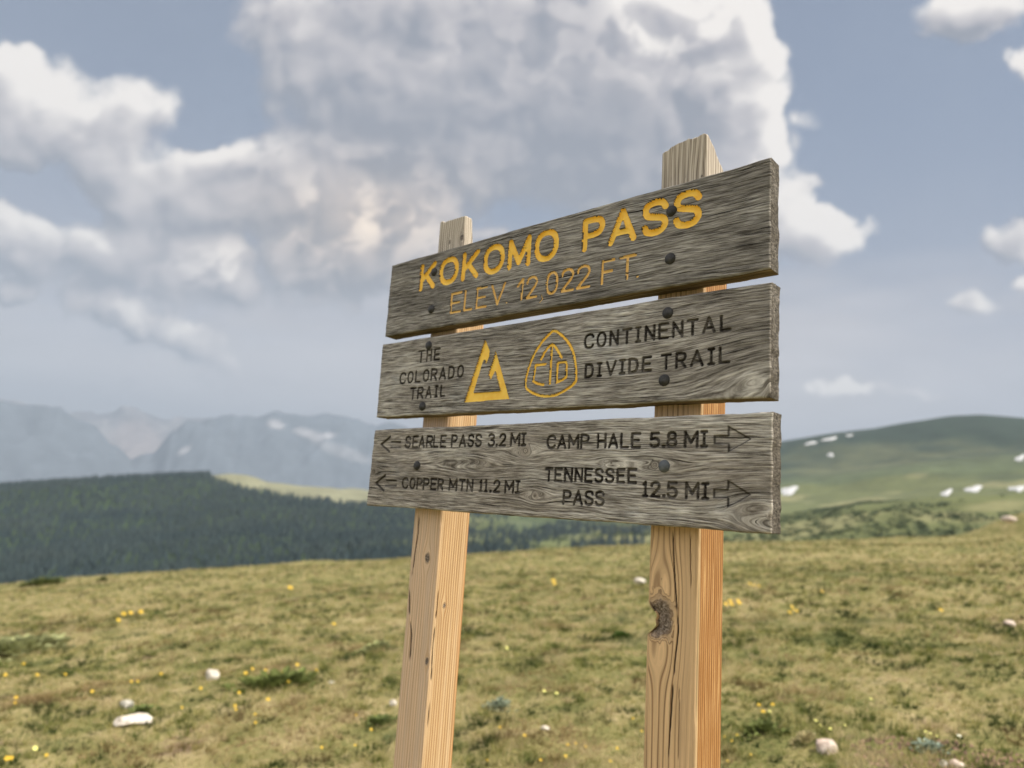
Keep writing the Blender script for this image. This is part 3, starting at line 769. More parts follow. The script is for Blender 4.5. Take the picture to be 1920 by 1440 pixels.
def make_plank(idx, xl, xr, zbl, zbr, ztl, ztr, carv, knots, label, seed, bolts):
    """carv: list of dict(kind, strokes|poly, hw, depth, mat, name)"""
    T = .037; step = .0012
    nx = int((xr[0] - xl[0]) / step); nz = int((ztl - zbl) / step)
    a = np.linspace(0, 1, nx); c = np.linspace(0, 1, nz)
    Ax, Cz = np.meshgrid(a, c, indexing='ij')
    zb = zbl + (zbr - zbl) * Ax; zt = ztl + (ztr - ztl) * Ax
    Zg = zb + (zt - zb) * Cz
    XL = xl[1] + (xl[0] - xl[1]) * Cz; XR = xr[1] + (xr[0] - xr[1]) * Cz
    # slightly wandering sawn edges
    Zg = Zg + (fbm(Ax * 14, Cz * 0 + seed, 4, seed) - .5) * .0036 * (np.abs(Cz - .5) * 2) ** 6
    Xg = XL + (XR - XL) * Ax + (fbm(Cz * 9, Ax * 0 + seed + 5, 4, seed + 1) - .5) * .0040 * (np.abs(Ax - .5) * 2) ** 30
    # grain flow around knots
    gx = Xg.copy(); gz = Zg + (fbm(Xg * 4, Zg * 8, 3, seed + 2) - .5) * .006 + (fbm(Xg * 30, Zg * 50, 2, seed + 4) - .5) * .0030 + Xg * .02
    kn = np.zeros(Xg.shape)
    for (kx, kz, sx, sz, rad, k) in knots:
        dx, dz = Xg - kx, Zg - kz
        inf = np.exp(-((dx / sx) ** 2 + (dz / sz) ** 2))
        gz = gz + np.tanh(dz / (sz * .35)) * -inf * k * sz + dx * inf * .15 * k
        rr = np.hypot(dx, dz * 1.1) * (1 + .25 * (fbm(Xg * 60, Zg * 60, 2, seed + 8) - .5))
        m = 1 - sst(rad * .55, rad * 1.25, rr)
        gz = gz * (1 - m) + (kz + rr * 1.0) * m; gx = gx * (1 - m) + (kx + rr * .2 + np.arctan2(dz, dx) * .004) * m
        kn = np.maximum(kn, m)
    # carving
    depth = np.zeros(Xg.shape); gid = np.full(Xg.shape, -1); ink = np.zeros(Xg.shape)
    jag = (fbm(Xg * 60, Zg * 420, 3, seed + 6) - .5)
    for gi_, cv in enumerate(carv):
        allp = np.array([p for s in (cv.get('strokes') or [cv['poly']]) for p in s]); m_ = .012
        x0, x1, z0, z1 = allp[:, 0].min() - m_, allp[:, 0].max() + m_, allp[:, 1].min() - m_, allp[:, 1].max() + m_
        sel = np.where((Xg > x0) & (Xg < x1) & (Zg > z0) & (Zg < z1))
        if len(sel[0]) == 0: continue
        xs, zs = Xg[sel], Zg[sel]
        e = (cv['hw'] - seg_dist(xs, zs, cv['strokes'])) if 'strokes' in cv else poly_sd(xs, zs, cv['poly'])
        e = e + jag[sel] * cv.get('jag', .0016)
        w = cv.get('wall', .0018)
        dd = cv['depth'] * sst(0, w, e)
        if 'strokes' in cv and cv.get('round', True): dd = dd * (.72 + .28 * sst(0, cv['hw'], e))
        better = dd > depth[sel]
        depth[sel] = np.where(better, dd, depth[sel])
        inside = (e > w * cv.get('cut', .35)) & better
        t = gid[sel]; t[inside] = gi_; gid[sel] = t
        if cv['mat'] is M_INK or cv.get('rim'):
            k_ = sst(-.0006, .0004, e) * cv.get('rim', 1.0)
            ink[sel] = np.maximum(ink[sel], k_ * (1 if 'strokes' in cv or 'rw' not in cv else (1 - sst(cv['rw'], cv['rw'] + .0016, e))))
        else:
            ink[sel] = np.maximum(ink[sel], sst(-.0005, .0005, e) * .75)
    edge = np.minimum(np.minimum(Ax * (xr[0] - xl[0]), (1 - Ax) * (xr[0] - xl[0])), np.minimum(Cz, 1 - Cz) * (ztl - zbl))
    rad = .0026 + .0014 * fbm(Xg * 20, Zg * 20, 2, seed + 12)
    e = np.clip(rad - edge, 0, None)
    yrec = rad - np.sqrt(np.clip(rad ** 2 - e ** 2, 0, None))
    relief = (fbm(gx * 10, gz * 170, 3, seed + 14) - .5) * .0013
    Yg = depth + yrec + relief + np.where(gid >= 0, -relief * .7, 0)
    V = np.stack([Xg, Yg, Zg], -1).reshape(-1, 3)
    Fq = grid_faces(nx, nz)                       # normal should face -y
    ids = gid.reshape(-1)[Fq]
    fid = np.where((ids >= 0).sum(1) >= 3, ids.max(1), -1)
    # sides
    loop = [i * nz for i in range(nx)] + [(nx - 1) * nz + j for j in range(1, nz)] + [i * nz + nz - 1 for i in range(nx - 2, -1, -1)] + [j for j in range(nz - 2, 0, -1)]
    loop = np.array(loop); nl = len(loop)
    side = np.concatenate([np.full(nx - 1, 0), np.full(nz - 1, 1), np.full(nx - 1, 2), np.full(nl - 2 * (nx - 1) - (nz - 1), 3)])
    ctr = V.mean(0); vs = [V]; fs = []; prev = loop; base = len(V)
    for k, yk in enumerate((.007, .014, .022, .030, T - .002, T)):
        P_ = V[loop].copy(); P_[:, 1] = yk
        sN = np.zeros((nl, 3)); sN[side == 0, 2] = -1; sN[side == 2, 2] = 1; sN[side == 1, 0] = 1; sN[side == 3, 0] = -1
        nn = (fbm(P_[:, 0] * 60 + P_[:, 2] * 60, P_[:, 2] * 50 + yk * 300, 3, seed + 20) - .4) * .0016
        P_ += sN * (nn[:, None] - (.002 if k == 5 else 0))
        vs.append(P_); cur = np.arange(base, base + nl); base += nl
        fs.append(np.stack([prev, cur, np.roll(cur, -1), np.roll(prev, -1)], -1)); prev = cur
    V2 = np.concatenate(vs)
    grain = np.stack([gx, gz, kn], -1).reshape(-1, 3); ink = ink.reshape(-1)
    ext = V2[len(V):]; g2 = np.stack([ext[:, 0], ext[:, 2] + ext[:, 1] * .9, ext[:, 0] * 0], -1)
    grain = np.concatenate([grain, g2]); ink = np.concatenate([ink, np.zeros(len(ext))])
    body = Fq[fid < 0]
    quads = np.concatenate([body] + fs)
    mi = np.concatenate([np.zeros(len(body), int)] + [np.array([2, 1, 0, 1])[side]] * 6)
    o = add_mesh('plank', V2 - SG, quads, [M_PLANK[idx], M_END, M_UNDER], sign, matidx=mi,
                 attrs={'grain': ('FLOAT_VECTOR', grain), 'ink': ('FLOAT', ink)})
    # back cap
    bmq = bmesh.new(); bmq.from_mesh(o.data); bmq.verts.ensure_lookup_table()
    ring = [bmq.verts[i] for i in prev]
    fb = bmq.faces.new(ring); fb.material_index = 0
    loose = [v for v in bmq.verts if not v.link_faces]
    bmesh.ops.delete(bmq, geom=loose, context='VERTS')
    bmq.normal_update(); bmq.to_mesh(o.data); bmq.free()
    o['label'] = label
    for gi_, cv in enumerate(carv):
        q = Fq[fid == gi_]
        if len(q) == 0: continue
        u, inv = np.unique(q, return_inverse=True)
        c = add_mesh(cv['name'], V[u] - SG, inv.reshape(-1, 4), cv['mat'], o, attrs={'grain': ('FLOAT_VECTOR', grain[u]), 'ink': ('FLOAT', ink[u])})
        if cv.get('label'): c['label'] = cv['label']
    for (bx, by, m) in bolts:
        q = on_plane(bx, by); bolt(o, (q[0], 0, q[2]), m)
    return o
def bolt(parent, at, m, r=.0104, h=.0062):
    V, fc = [(0, -h, 0)], []; n = 28; rings = [(.25, .97), (.5, .86), (.75, .64), (.92, .36), (1.0, .1), (1.0, -.35)]
    for (q, hh) in rings:
        for k in range(n):
            a = 2 * math.pi * k / n; V.append((q * r * math.cos(a), -h * hh, q * r * math.sin(a)))
    fc += [(0, 1 + k, 1 + (k + 1) % n) for k in range(n)]
    for i in range(len(rings) - 1):
        for k in range(n):
            a = 1 + i * n + k; b_ = 1 + i * n + (k + 1) % n; fc.append((a, a + n, b_ + n, b_))
    V = np.array(V) * np.array([rnd.uniform(.97, 1.03), 1, rnd.uniform(.97, 1.03)])
    o = add_mesh('bolt_head', V, fc, m, parent); o.location = Vector(at) - Vector(SG.tolist()); o.rotation_euler = (rnd.uniform(-.05, .05), rnd.uniform(0, 3), rnd.uniform(-.05, .05))
    return o

def letters(txt, hw, depth, mat, name, **kw):
    return [dict(strokes=s, hw=hw, depth=depth, mat=mat, name=name, **kw) for ch, s in txt]
# --- top board
TL, BLn = ((789, 496.7), (1093.3, 411.2)), ((785.6, 546.8), (1090.2, 474.2))
H1 = .0062
HF = H1 + .0007
big = text([(770, [('K', 125, 345), ('O', 395, 662), ('K', 705, 945), ('O', 1003, 1298), ('M', 1343, 1662)]), (960, [('O', 308, 645)]),
            (1080, [('P', 85, 397), ('A', 437, 832), ('S', 910, 1277), ('S', 1345, 1740)])], TL, BLn, H1)
H2 = .0031
TL2, BL2 = ((846, 549.5), (1194.3, 474.2)), ((843.1, 589.5), (1125.2, 535.4))
el_ = text([(770, [('E', 548, 705), ('L', 735, 860), ('E', 900, 1060), ('V', 1115, 1325), ('1', 1475, 1575, 't'), ('2', 1595, 1760)]),
            (960, [('0', 465, 640), ('2', 672, 860), ('2', 888, 1088), ('F', 1228, 1425), ('T', 1475, 1730)])], TL2, BL2, H2)
def dot(ox, oy, x, y): q = on_plane(ox + x / Z7, oy + y / Z7); return [[(q[0] - .0004, q[2]), (q[0] + .0004, q[2])]]
carv1 = letters(big, HF, .0062, M_YEL, 'painted_letter', jag=.0013, wall=.0020, cut=.2)
carv1 += letters(el_, H2, .0030, M_YEL2, 'painted_letter', jag=.0010, wall=.0013, cut=.15)
carv1 += [dict(strokes=dot(770, 450, 1325, 866), hw=.0022, depth=.0016, mat=M_YEL2, name='painted_letter'),
          dict(strokes=[pts(770, 450, [(1808, 765), (1825, 815), (1785, 865)])], hw=.0016, depth=.0016, mat=M_YEL2, name='painted_letter'),
          dict(strokes=dot(960, 400, 1735, 872), hw=.0034, depth=.0022, mat=M_YEL2, name='painted_letter')]
D_, G2 = M_BOLT, M_BOLT2
make_plank(0, (-.4748, -.4766), (.4767, .4743), 1.7411, 1.7417, 1.9240, 1.9291, carv1,
           [(-.43, 1.99, .2, .08, .01, .3)], 'top plank routed KOKOMO PASS ELEV. 12,022 FT. in yellow', 1,
           [(814.5, 510, D_), (809, 580, D_), (1259, 395.5, D_), (1256.5, 485, D_)])
# --- middle board
HB = .0025
t2 = text([(700, [('T', 625, 716), ('H', 733, 812), ('E', 838, 926)])], ((786.7, 656.5), (825.3, 651.8)), ((788, 680.3), (823.9, 675.5)), HB)
t2 += text([(700, [('C', 362, 452), ('O', 470, 556), ('L', 578, 658), ('O', 685, 775), ('R', 793, 885), ('A', 903, 1002), ('D', 1033, 1125), ('O', 1158, 1252)])],
           ((754.2, 697.9), (863.2, 683.6)), ((754.2, 720.9), (863.2, 708.7)), HB)
t2 += text([(700, [('T', 508, 602), ('R', 606, 695), ('A', 712, 802), ('I', 843, 897), ('L', 925, 998)])], ((770.4, 726.3), (827.3, 721.5)), ((771.8, 750), (828.6, 744.6)), HB)
t2 += text([(960, [('C', 996, 1137), ('O', 1168, 1308), ('N', 1347, 1480), ('T', 1526, 1667), ('I', 1703, 1790), ('N', 1835, 1985)]),
            (1200, [('E', 250, 402), ('N', 443, 603), ('T', 650, 812), ('A', 858, 1047), ('L', 1105, 1267)])], ((1144.2, 619.3), (1353, 589.8)), ((1144.2, 649.5), (1351, 622.3)), HB)
t2 += text([(960, [('D', 1004, 1132), ('I', 1170, 1248), ('V', 1300, 1450), ('I', 1480, 1572), ('D', 1608, 1752)]),
            (1200, [('E', 24, 165), ('T', 285, 442), ('R', 485, 645), ('A', 690, 880), ('I', 930, 1040), ('L', 1088, 1250)])],
           ((1098.1, 682), (1351, 649.6)), ((1097.5, 710.2), (1349.6, 683.2)), HB)
carv2 = letters(t2, HB, .0042, M_INK, 'carved_letter', jag=.0010, wall=.0014, cut=.3)
tri = pts(700, 620, [(1250, 998), (1545, 112), (1612, 285), (1602, 350), (1560, 478), (1533, 398), (1512, 440), (1385, 860), (1752, 832), (1682, 560), (1618, 690), (1588, 608), (1692, 270), (1882, 948)])
carv2.append(dict(poly=tri, depth=.0040, mat=M_YEL, name='painted_mountain_emblem', jag=.0012, wall=.0014, cut=.3, hw=0))
rim = sm([(565, 222), (420, 370), (300, 560), (222, 760), (185, 930), (192, 1012), (262, 1072), (370, 1117), (480, 1130), (600, 1112), (720, 1055), (840, 970), (882, 915), (885, 850), (878, 700), (848, 540), (788, 400), (700, 300), (622, 238), (567, 222)], 4)
carv2.append(dict(strokes=[pts(960, 590, rim)], hw=.0033, depth=.0032, mat=M_YEL, name='painted_emblem_rim', wall=.0015))
carv2.append(dict(strokes=[pts(960, 590, [(550, 440), (520, 955)]), pts(960, 590, sm([(400, 618), (465, 500), (550, 412), (622, 485), (682, 592)], 4))], hw=.0032, depth=.0032, mat=M_YEL, name='painted_arrow', wall=.0015))
carv2.append(dict(strokes=[pts(960, 590, [(460, 685), (325, 700), (290, 920), (345, 955), (430, 972)])], hw=.0032, depth=.0032, mat=M_YEL, name='painted_letter', wall=.0015))
carv2.append(dict(strokes=[pts(960, 590, [(612, 940), (632, 665), (738, 650), (752, 690), (750, 862), (690, 905), (612, 940)])], hw=.0032, depth=.0032, mat=M_YEL, name='painted_letter', wall=.0015))
make_plank(1, (-.482, -.479), (.4770, .4746), 1.5411, 1.5393, 1.7215, 1.7212, carv2,
           [(.50, 1.545, .13, .10, .03, .6), (-.05, 1.75, .12, .05, .01, .3)],
           'middle plank naming THE COLORADO TRAIL and CONTINENTAL DIVIDE TRAIL with two yellow emblems', 2,
           [(804, 648, D_), (792, 762, D_), (1252, 587, D_), (1245.5, 713, D_)])
# --- bottom board
t3 = text([(680, [('S', 585, 668), ('E', 686, 772), ('A', 768, 855), ('R', 878, 972), ('L', 975, 1052), ('E', 1070, 1160), ('P', 1223, 1312), ('A', 1328, 1427), ('S', 1453, 1542), ('S', 1556, 1650), ('3', 1733, 1832)]),
           (860, [('2', 560, 657), ('m', 712, 852), ('I', 858, 937)])], ((764.6, 817), (982.5, 810.6)), ((764, 841), (980.5, 837)), HB)
t3 += text([(680, [('C', 543, 632), ('O', 646, 730), ('P', 743, 828), ('P', 833, 922), ('E', 933, 1025), ('R', 1033, 1120), ('m', 1190, 1310), ('T', 1335, 1427), ('N', 1435, 1532), ('i', 1608, 1668), ('i', 1678, 1737)]),
            (860, [('2', 477, 574), ('m', 632, 766), ('I', 778, 852)])], ((759.9, 894.8), (971, 900)), ((759.9, 917), (970.4, 926.3)), HB)
t3 += text([(1000, [('C', 182, 312), ('A', 325, 453), ('m', 480, 635), ('P', 647, 777), ('H', 877, 1013), ('A', 1030, 1173), ('L', 1200, 1327), ('E', 1350, 1492)]),
            (1200, [('5', 132, 279), ('8', 364, 516), ('m', 605, 810), ('I', 833, 940)])], ((1033.9, 814.9), (1320.5, 806.4)), ((1033.9, 842.3), (1320, 839.7)), HB)
t3 += text([(1000, [('T', 162, 277), ('E', 288, 402), ('N', 423, 547), ('N', 568, 686), ('E', 703, 822), ('S', 844, 971), ('S', 992, 1122), ('E', 1148, 1272), ('E', 1298, 1436)])],
           ((1027, 876.3), (1193.6, 877.5)), ((1028.4, 903.4), (1192.3, 907.8)), HB)
t3 += text([(1000, [('P', 403, 527), ('A', 543, 682), ('S', 706, 834), ('S', 850, 986)])], ((1055.5, 918), (1128.6, 919.5)), ((1056.2, 946.7), (1128.6, 950)), HB)
t3 += text([(1200, [('i', 28, 117), ('2', 140, 287), ('5', 368, 523), ('m', 620, 822), ('I', 845, 957)])], ((1209.5, 901.2), (1321.9, 903.9)), ((1209.5, 932.3), (1321.9, 937.8)), HB)
carv3 = letters(t3, HB, .0042, M_INK, 'carved_letter', jag=.0012, wall=.0014, cut=.3)
for (ox, oy, x, y) in ((680, 780, 1855, 405), (680, 780, 1768, 1042), (1000, 780, 1803, 415), (1000, 780, 1805, 1107)):
    carv3.append(dict(strokes=dot(ox, oy, x, y), hw=.0031, depth=.0036, mat=M_INK, name='carved_letter'))
arrows = [pts(680, 780, [(238, 393), (388, 265), (388, 345), (530, 346), (528, 442), (378, 440), (370, 512)]),
          pts(680, 780, [(166, 925), (320, 798), (320, 880), (472, 886), (470, 980), (302, 975), (298, 1060)]),
          pts(1200, 780, [(1020, 262), (1210, 262), (1214, 130), (1542, 318), (1212, 508), (1212, 392), (1018, 388)]),
          pts(1200, 780, [(1010, 1008), (1200, 1010), (1210, 880), (1537, 1090), (1203, 1275), (1205, 1138), (1008, 1135)])]
carv3b = []
for i, a in enumerate(arrows):
    carv3b.append(dict(poly=a, depth=.0034, mat=M_PLANK[2], name='carved_arrow', hw=0, rim=.95, jag=.0008, wall=.0012, cut=.9, rw=.0028 if i < 2 else .0014,
                       label=['upper arrow pointing left', 'lower arrow pointing left', 'upper arrow pointing right', 'lower arrow pointing right'][i]))
kq = lambda x, y: (on_plane(x, y)[0], on_plane(x, y)[2])
KN = [(*kq(985, 845), .050, .026, .014, .55), (*kq(1003, 929), .042, .024, .008, .55), (*kq(1228, 872), .060, .022, .010, .55), (*kq(701, 884), .025, .018, .008, .5),
      (*kq(1146, 868), .030, .016, .003, .6), (*kq(880, 870), .10, .030, .001, .5), (*kq(1445, 968), .07, .05, .006, .6)]
p3 = make_plank(2, (-.4803, -.4826), (.4780, .4780), 1.3337, 1.3370, 1.5115, 1.5170, carv3 + carv3b, KN,
           'bottom plank with arrows to SEARLE PASS, COPPER MTN, CAMP HALE and TENNESSEE PASS', 3,
           [(782, 873, D_), (1245.5, 874, G2)])

# ------------------------------------------------------------------ posts
def post_wood(kind):
    def f(b, p):
        a = b.attr('grain').outputs['Vector']; g_, z_, face = b.sep(a)     # across, along, 0 = shaded face .. 1 = right-hand face
        w = b.attr('wear').outputs['Vector']; weather, check, kn = b.sep(w)
        fine = b.noise(b.comb(b.math('MULTIPLY', g_, 420.0), b.math('MULTIPLY', z_, 6.0), 0.0), 1.0, 5, .65)
        wob = b.noise(b.comb(b.math('MULTIPLY', g_, 30.0), b.math('MULTIPLY', z_, 2.0), 4.0), 1.0, 3, .5)
        broad = b.noise(b.comb(b.math('MULTIPLY', g_, 70.0), b.math('MULTIPLY', z_, 1.6), 9.0), 1.0, 4, .6)
        # growth-ring lines
        def rings(period, sharp):
            ph = b.math('ADD', b.math('MULTIPLY', g_, 6.2832 / period), b.math('MULTIPLY', wob, 5.0 if kind == 0 else 7.0))
            s = b.math('ADD', b.math('MULTIPLY', b.math('SINE', ph), .5), .5)
            return b.math('POWER', s, sharp)
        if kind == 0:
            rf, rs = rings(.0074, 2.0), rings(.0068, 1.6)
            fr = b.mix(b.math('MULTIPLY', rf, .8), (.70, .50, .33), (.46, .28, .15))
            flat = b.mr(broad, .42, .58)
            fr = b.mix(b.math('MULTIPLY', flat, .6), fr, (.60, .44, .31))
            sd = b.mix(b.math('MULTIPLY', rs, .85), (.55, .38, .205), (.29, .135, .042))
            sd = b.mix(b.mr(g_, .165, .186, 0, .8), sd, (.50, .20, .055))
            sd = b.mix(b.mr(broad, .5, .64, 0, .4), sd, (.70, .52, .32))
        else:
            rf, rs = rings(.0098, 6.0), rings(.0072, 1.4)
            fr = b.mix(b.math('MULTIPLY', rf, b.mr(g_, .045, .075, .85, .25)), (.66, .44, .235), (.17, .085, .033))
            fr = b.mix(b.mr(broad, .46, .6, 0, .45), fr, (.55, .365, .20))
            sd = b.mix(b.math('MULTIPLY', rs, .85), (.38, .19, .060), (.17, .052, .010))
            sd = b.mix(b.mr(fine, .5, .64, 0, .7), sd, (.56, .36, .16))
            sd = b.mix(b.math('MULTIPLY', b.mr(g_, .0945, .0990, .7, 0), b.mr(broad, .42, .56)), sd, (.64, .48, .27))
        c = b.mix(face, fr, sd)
        c = b.vm('SCALE', c, sc=b.mr(fine, .3, .7, .78, 1.18, False))
        grey = b.ramp(b.math('ADD', b.math('MULTIPLY', fine, .6), b.math('MULTIPLY', rf, .12)), [(.22, (.12, .10, .08)), (.38, (.52, .46, .38)), (.6, (.74, .68, .58))])
        c = b.mix(weather, c, grey)
        c = b.mix(b.math('MULTIPLY', kn, .92), c, b.ramp(b.noise(b.obj(), 160, 5, .7, .8), [(.38, (.02, .015, .012)), (.52, (.14, .11, .09)), (.66, (.36, .31, .26))]))
        c = b.mix(check, c, (.03, .02, .014))
        h = b.math('SUBTRACT', b.math('ADD', b.math('MULTIPLY', fine, .7), b.math('MULTIPLY', rs if kind else rf, -.25)), b.math('MULTIPLY', check, 1.6))
        b.L.new(b.bump(h, .7, .0018), p.inputs['Normal'])
        return c
    return f
M_POST = [material('fresh pale post timber', post_wood(0), .7, .3), material('fresh orange post timber', post_wood(1), .7, .3)]
def make_post(k, x0, x1, y0, y1, topf, cracks, knots, notch, label):
    rc = .0035
    # perimeter, starting at the front-left corner running right along the front, then back along the right side, ...
    W, Dp = x1 - x0, y1 - y0
    def edge(n, f): return [f(t) for t in np.linspace(0, 1, n, endpoint=False)]
    per = []; s_ = []
    def line(xa, ya, xb, yb, n, s0):
        L = math.hypot(xb - xa, yb - ya)
        for t in np.linspace(0, 1, n, endpoint=False): per.append((xa + (xb - xa) * t, ya + (yb - ya) * t)); s_.append(s0 + L * t)
    def arc(cx, cy, a0, s0):
        for t in np.linspace(0, 1, 4, endpoint=False):
            a = a0 + t * math.pi / 2; per.append((cx + rc * math.cos(a), cy + rc * math.sin(a))); s_.append(s0 + t * rc * 1.57)
    line(x0 + rc, y0, x1 - rc, y0, 70, rc); arc(x1 - rc, y0 + rc, -math.pi / 2, W - rc)
    line(x1, y0 + rc, x1, y1 - rc, 58, W + rc); arc(x1 - rc, y1 - rc, 0, W + Dp - rc)
    line(x1 - rc, y1, x0 + rc, y1, 16, W + Dp + rc); arc(x0 + rc, y1 - rc, math.pi / 2, 2 * W + Dp - rc)
    line(x0, y1 - rc, x0, y0 + rc, 24, 2 * W + Dp + rc); arc(x0 + rc, y0 + rc, math.pi, 2 * W + 2 * Dp - rc)
    per = np.array(per); s_ = np.array(s_); n = len(per)
    zs = np.concatenate([np.linspace(-.55, .85, 40, endpoint=False), np.linspace(.85, 2.0, 430)]); nz = len(zs)
    t = (zs + .55) / 2.55
    Xp = np.repeat(per[:, 0][None], nz, 0); Yp = np.repeat(per[:, 1][None], nz, 0); S = np.repeat(s_[None], nz, 0)
    zt = topf(per[:, 0], per[:, 1])
    Zp = np.where(zs[:, None] < 1.6, zs[:, None], 1.6 + (zs[:, None] - 1.6) / .4 * (zt[None] - 1.6))
    wav = (fbm(Zp * 3.0, S * 8, 3, 200 + k) - .5) * .0022
    cx, cy = (x0 + x1) / 2, (y0 + y1) / 2
    Xp = Xp + np.sign(Xp - cx) * wav; Yp = Yp + np.sign(Yp - cy) * wav * .4
    # chipped arris between front and right side
    arr = np.exp(-((S - W) / .006) ** 2) * sst(.45, .75, fbm(Zp * 9, Zp * 0 + k, 4, 210)) * .004
    Xp = Xp - arr * .7; Yp = Yp + arr * .7
    if notch:
        zn, hh, dp = notch
        q = np.exp(-np.abs((Zp - zn) / hh) ** 3.2) * dp * (1 + .5 * (fbm(Zp * 120, S * 90, 3, 77) - .5)) - np.exp(-((Zp - zn - hh * 1.9) / (hh * .6)) ** 2) * .0022 - np.exp(-((Zp - zn + hh * 1.7) / (hh * .5)) ** 2) * .0022
        S_ = np.minimum(S, 2 * (W + Dp) - S)            # distance from the front-left arris
        fall = np.exp(-(S_ / .028) ** 2)
        isleft = (S > 1.5 * (W + Dp)) | (S < .028)
        Xp = np.where(isleft, np.maximum(Xp, x0 + q * np.exp(-((Yp - y0) / .045) ** 2)), Xp)
        Yp = Yp + np.where(S < W, np.clip(q, 0, 1) * .7 * fall, 0)
    g_ = S.copy(); kn = np.zeros(S.shape); wea = sst(1.90, 1.94, Zp) * .9; chk = np.zeros(S.shape)
    g_ = g_ + (fbm(Zp * 3.5, S * 6, 2, 220 + k) - .5) * (.010 if k else .003)
    for (ks, kz, ss, sz, rad, amp) in knots:
        ds, dz = S - ks, Zp - kz
        inf = np.exp(-((ds / ss) ** 2 + (dz / sz) ** 2))
        g_ = g_ - np.tanh(ds / (ss * .4)) * inf * amp * ss
        rr = np.hypot(ds, dz * .75) * (1 + .5 * (fbm(S * 120, Zp * 90, 2, 230) - .5)); m = 1 - sst(rad * .6, rad * 1.3, rr)
        g_ = g_ * (1 - m) + (rr * 2.5) * m; kn = np.maximum(kn, m)
    for (pl_, wd, al) in cracks:
        wob = np.interp(Zp, *zip(*sorted((q[1], q[0]) for q in pl_))) + (fbm(Zp * 22, Zp * 0 + 3, 3, 240 + k) - .5) * .0022
        z_lo, z_hi = min(q[1] for q in pl_), max(q[1] for q in pl_)
        on = sst(z_lo, z_lo + .02, Zp) * (1 - sst(z_hi - .02, z_hi, Zp)) * sst(.25, .42, fbm(Zp * 30, Zp * 0 + 9, 2, 250))
        chk = np.maximum(chk, (1 - sst(wd * .5, wd * 1.3, np.abs(S - wob))) * on * al)
    ins = chk * .0022
    Yp = Yp + np.where(S < W, ins, 0); Xp = Xp - np.where((S >= W) & (S < W + Dp), ins, 0)
    V = np.stack([Xp, Yp, Zp], -1).reshape(-1, 3)
    i, j = np.meshgrid(np.arange(nz - 1), np.arange(n), indexing='ij'); j2 = (j + 1) % n
    Fq = np.stack([i * n + j, i * n + j2, (i + 1) * n + j2, (i + 1) * n + j], -1).reshape(-1, 4)
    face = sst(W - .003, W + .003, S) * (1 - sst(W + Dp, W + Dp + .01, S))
    # cap
    vs = [V]; fs = [Fq]; base = len(V); top = V[-n:]; prev = np.arange((nz - 1) * n, nz * n)
    A1 = [np.stack([g_, Zp, face], -1).reshape(-1, 3)]; A2 = [np.stack([wea, chk, kn], -1).reshape(-1, 3)]
    c0 = np.array([cx, cy, 0.0])
    for sc in (.94, .75, .5, .25, .03):
        P_ = top.copy(); P_[:, :2] = c0[:2] + (top[:, :2] - c0[:2]) * sc
        P_[:, 2] = topf(P_[:, 0], P_[:, 1]) + .0015 + (fbm(P_[:, 0] * 150, P_[:, 1] * 150, 2, 260) - .5) * .003
        vs.append(P_); cur = np.arange(base, base + n); base += n
        fs.append(np.stack([prev, np.roll(prev, -1), np.roll(cur, -1), cur], -1)); prev = cur
        A1.append(np.stack([P_[:, 0], P_[:, 1], P_[:, 0] * 0], -1)); A2.append(np.stack([np.full(n, .95), np.zeros(n), np.zeros(n)], -1))
    o = add_mesh('post', np.concatenate(vs) - SG, np.concatenate(fs), M_POST[k], sign,
                 attrs={'grain': ('FLOAT_VECTOR', np.concatenate(A1)), 'wear': ('FLOAT_VECTOR', np.concatenate(A2))})
    o['label'] = label
    return o
YF = .0375
def fs(x, y, x0): q = on_plane(x, y, YF); return (q[0] - x0, q[2])               # front face point -> (perimeter, z)
def ss(x, y, x0, x1):
    d = pray(x, y); q = CAM + d * (x1 - CAM[0]) / d[0]; return (x1 - x0 + q[1] - YF, q[2])
L0, L1 = -.3525, -.2645
R0, R1 = .2550, .3455
make_post(0, L0, L1, YF, .1275, lambda x, y: 2.020 + (x - L0) * -.02 - np.clip(y - .060, 0, .016) * 6.5 + (fbm(x * 90, y * 60, 3, 5) - .5) * .008,
    [([fs(786, 962, L0), fs(784, 1000, L0), fs(778, 1040, L0), fs(772, 1085, L0)], .0016, 1), ([fs(768, 1100, L0), fs(768, 1145, L0), fs(772, 1190, L0), fs(768, 1245, L0)], .0020, 1),
     ([ss(822, 1102, L0, L1), ss(819, 1140, L0, L1), ss(811, 1220, L0, L1), ss(806, 1310, L0, L1), ss(801, 1370, L0, L1)], .0011, .9),
     ([fs(870, 415, L0), fs(868, 470, L0)], .0012, .9)],
    [(*fs(801, 1047, L0), .020, .030, .008, .7), (*fs(800, 1240, L0), .014, .022, .005, .6), (*ss(833, 1135, L0, L1), .015, .02, .004, .5),
     (*fs(866, 445, L0), .02, .03, .006, .6), (*fs(843, 454, L0), .006, .01, .003, .3)], None,
    'left post, pale timber with a shaded tan front')
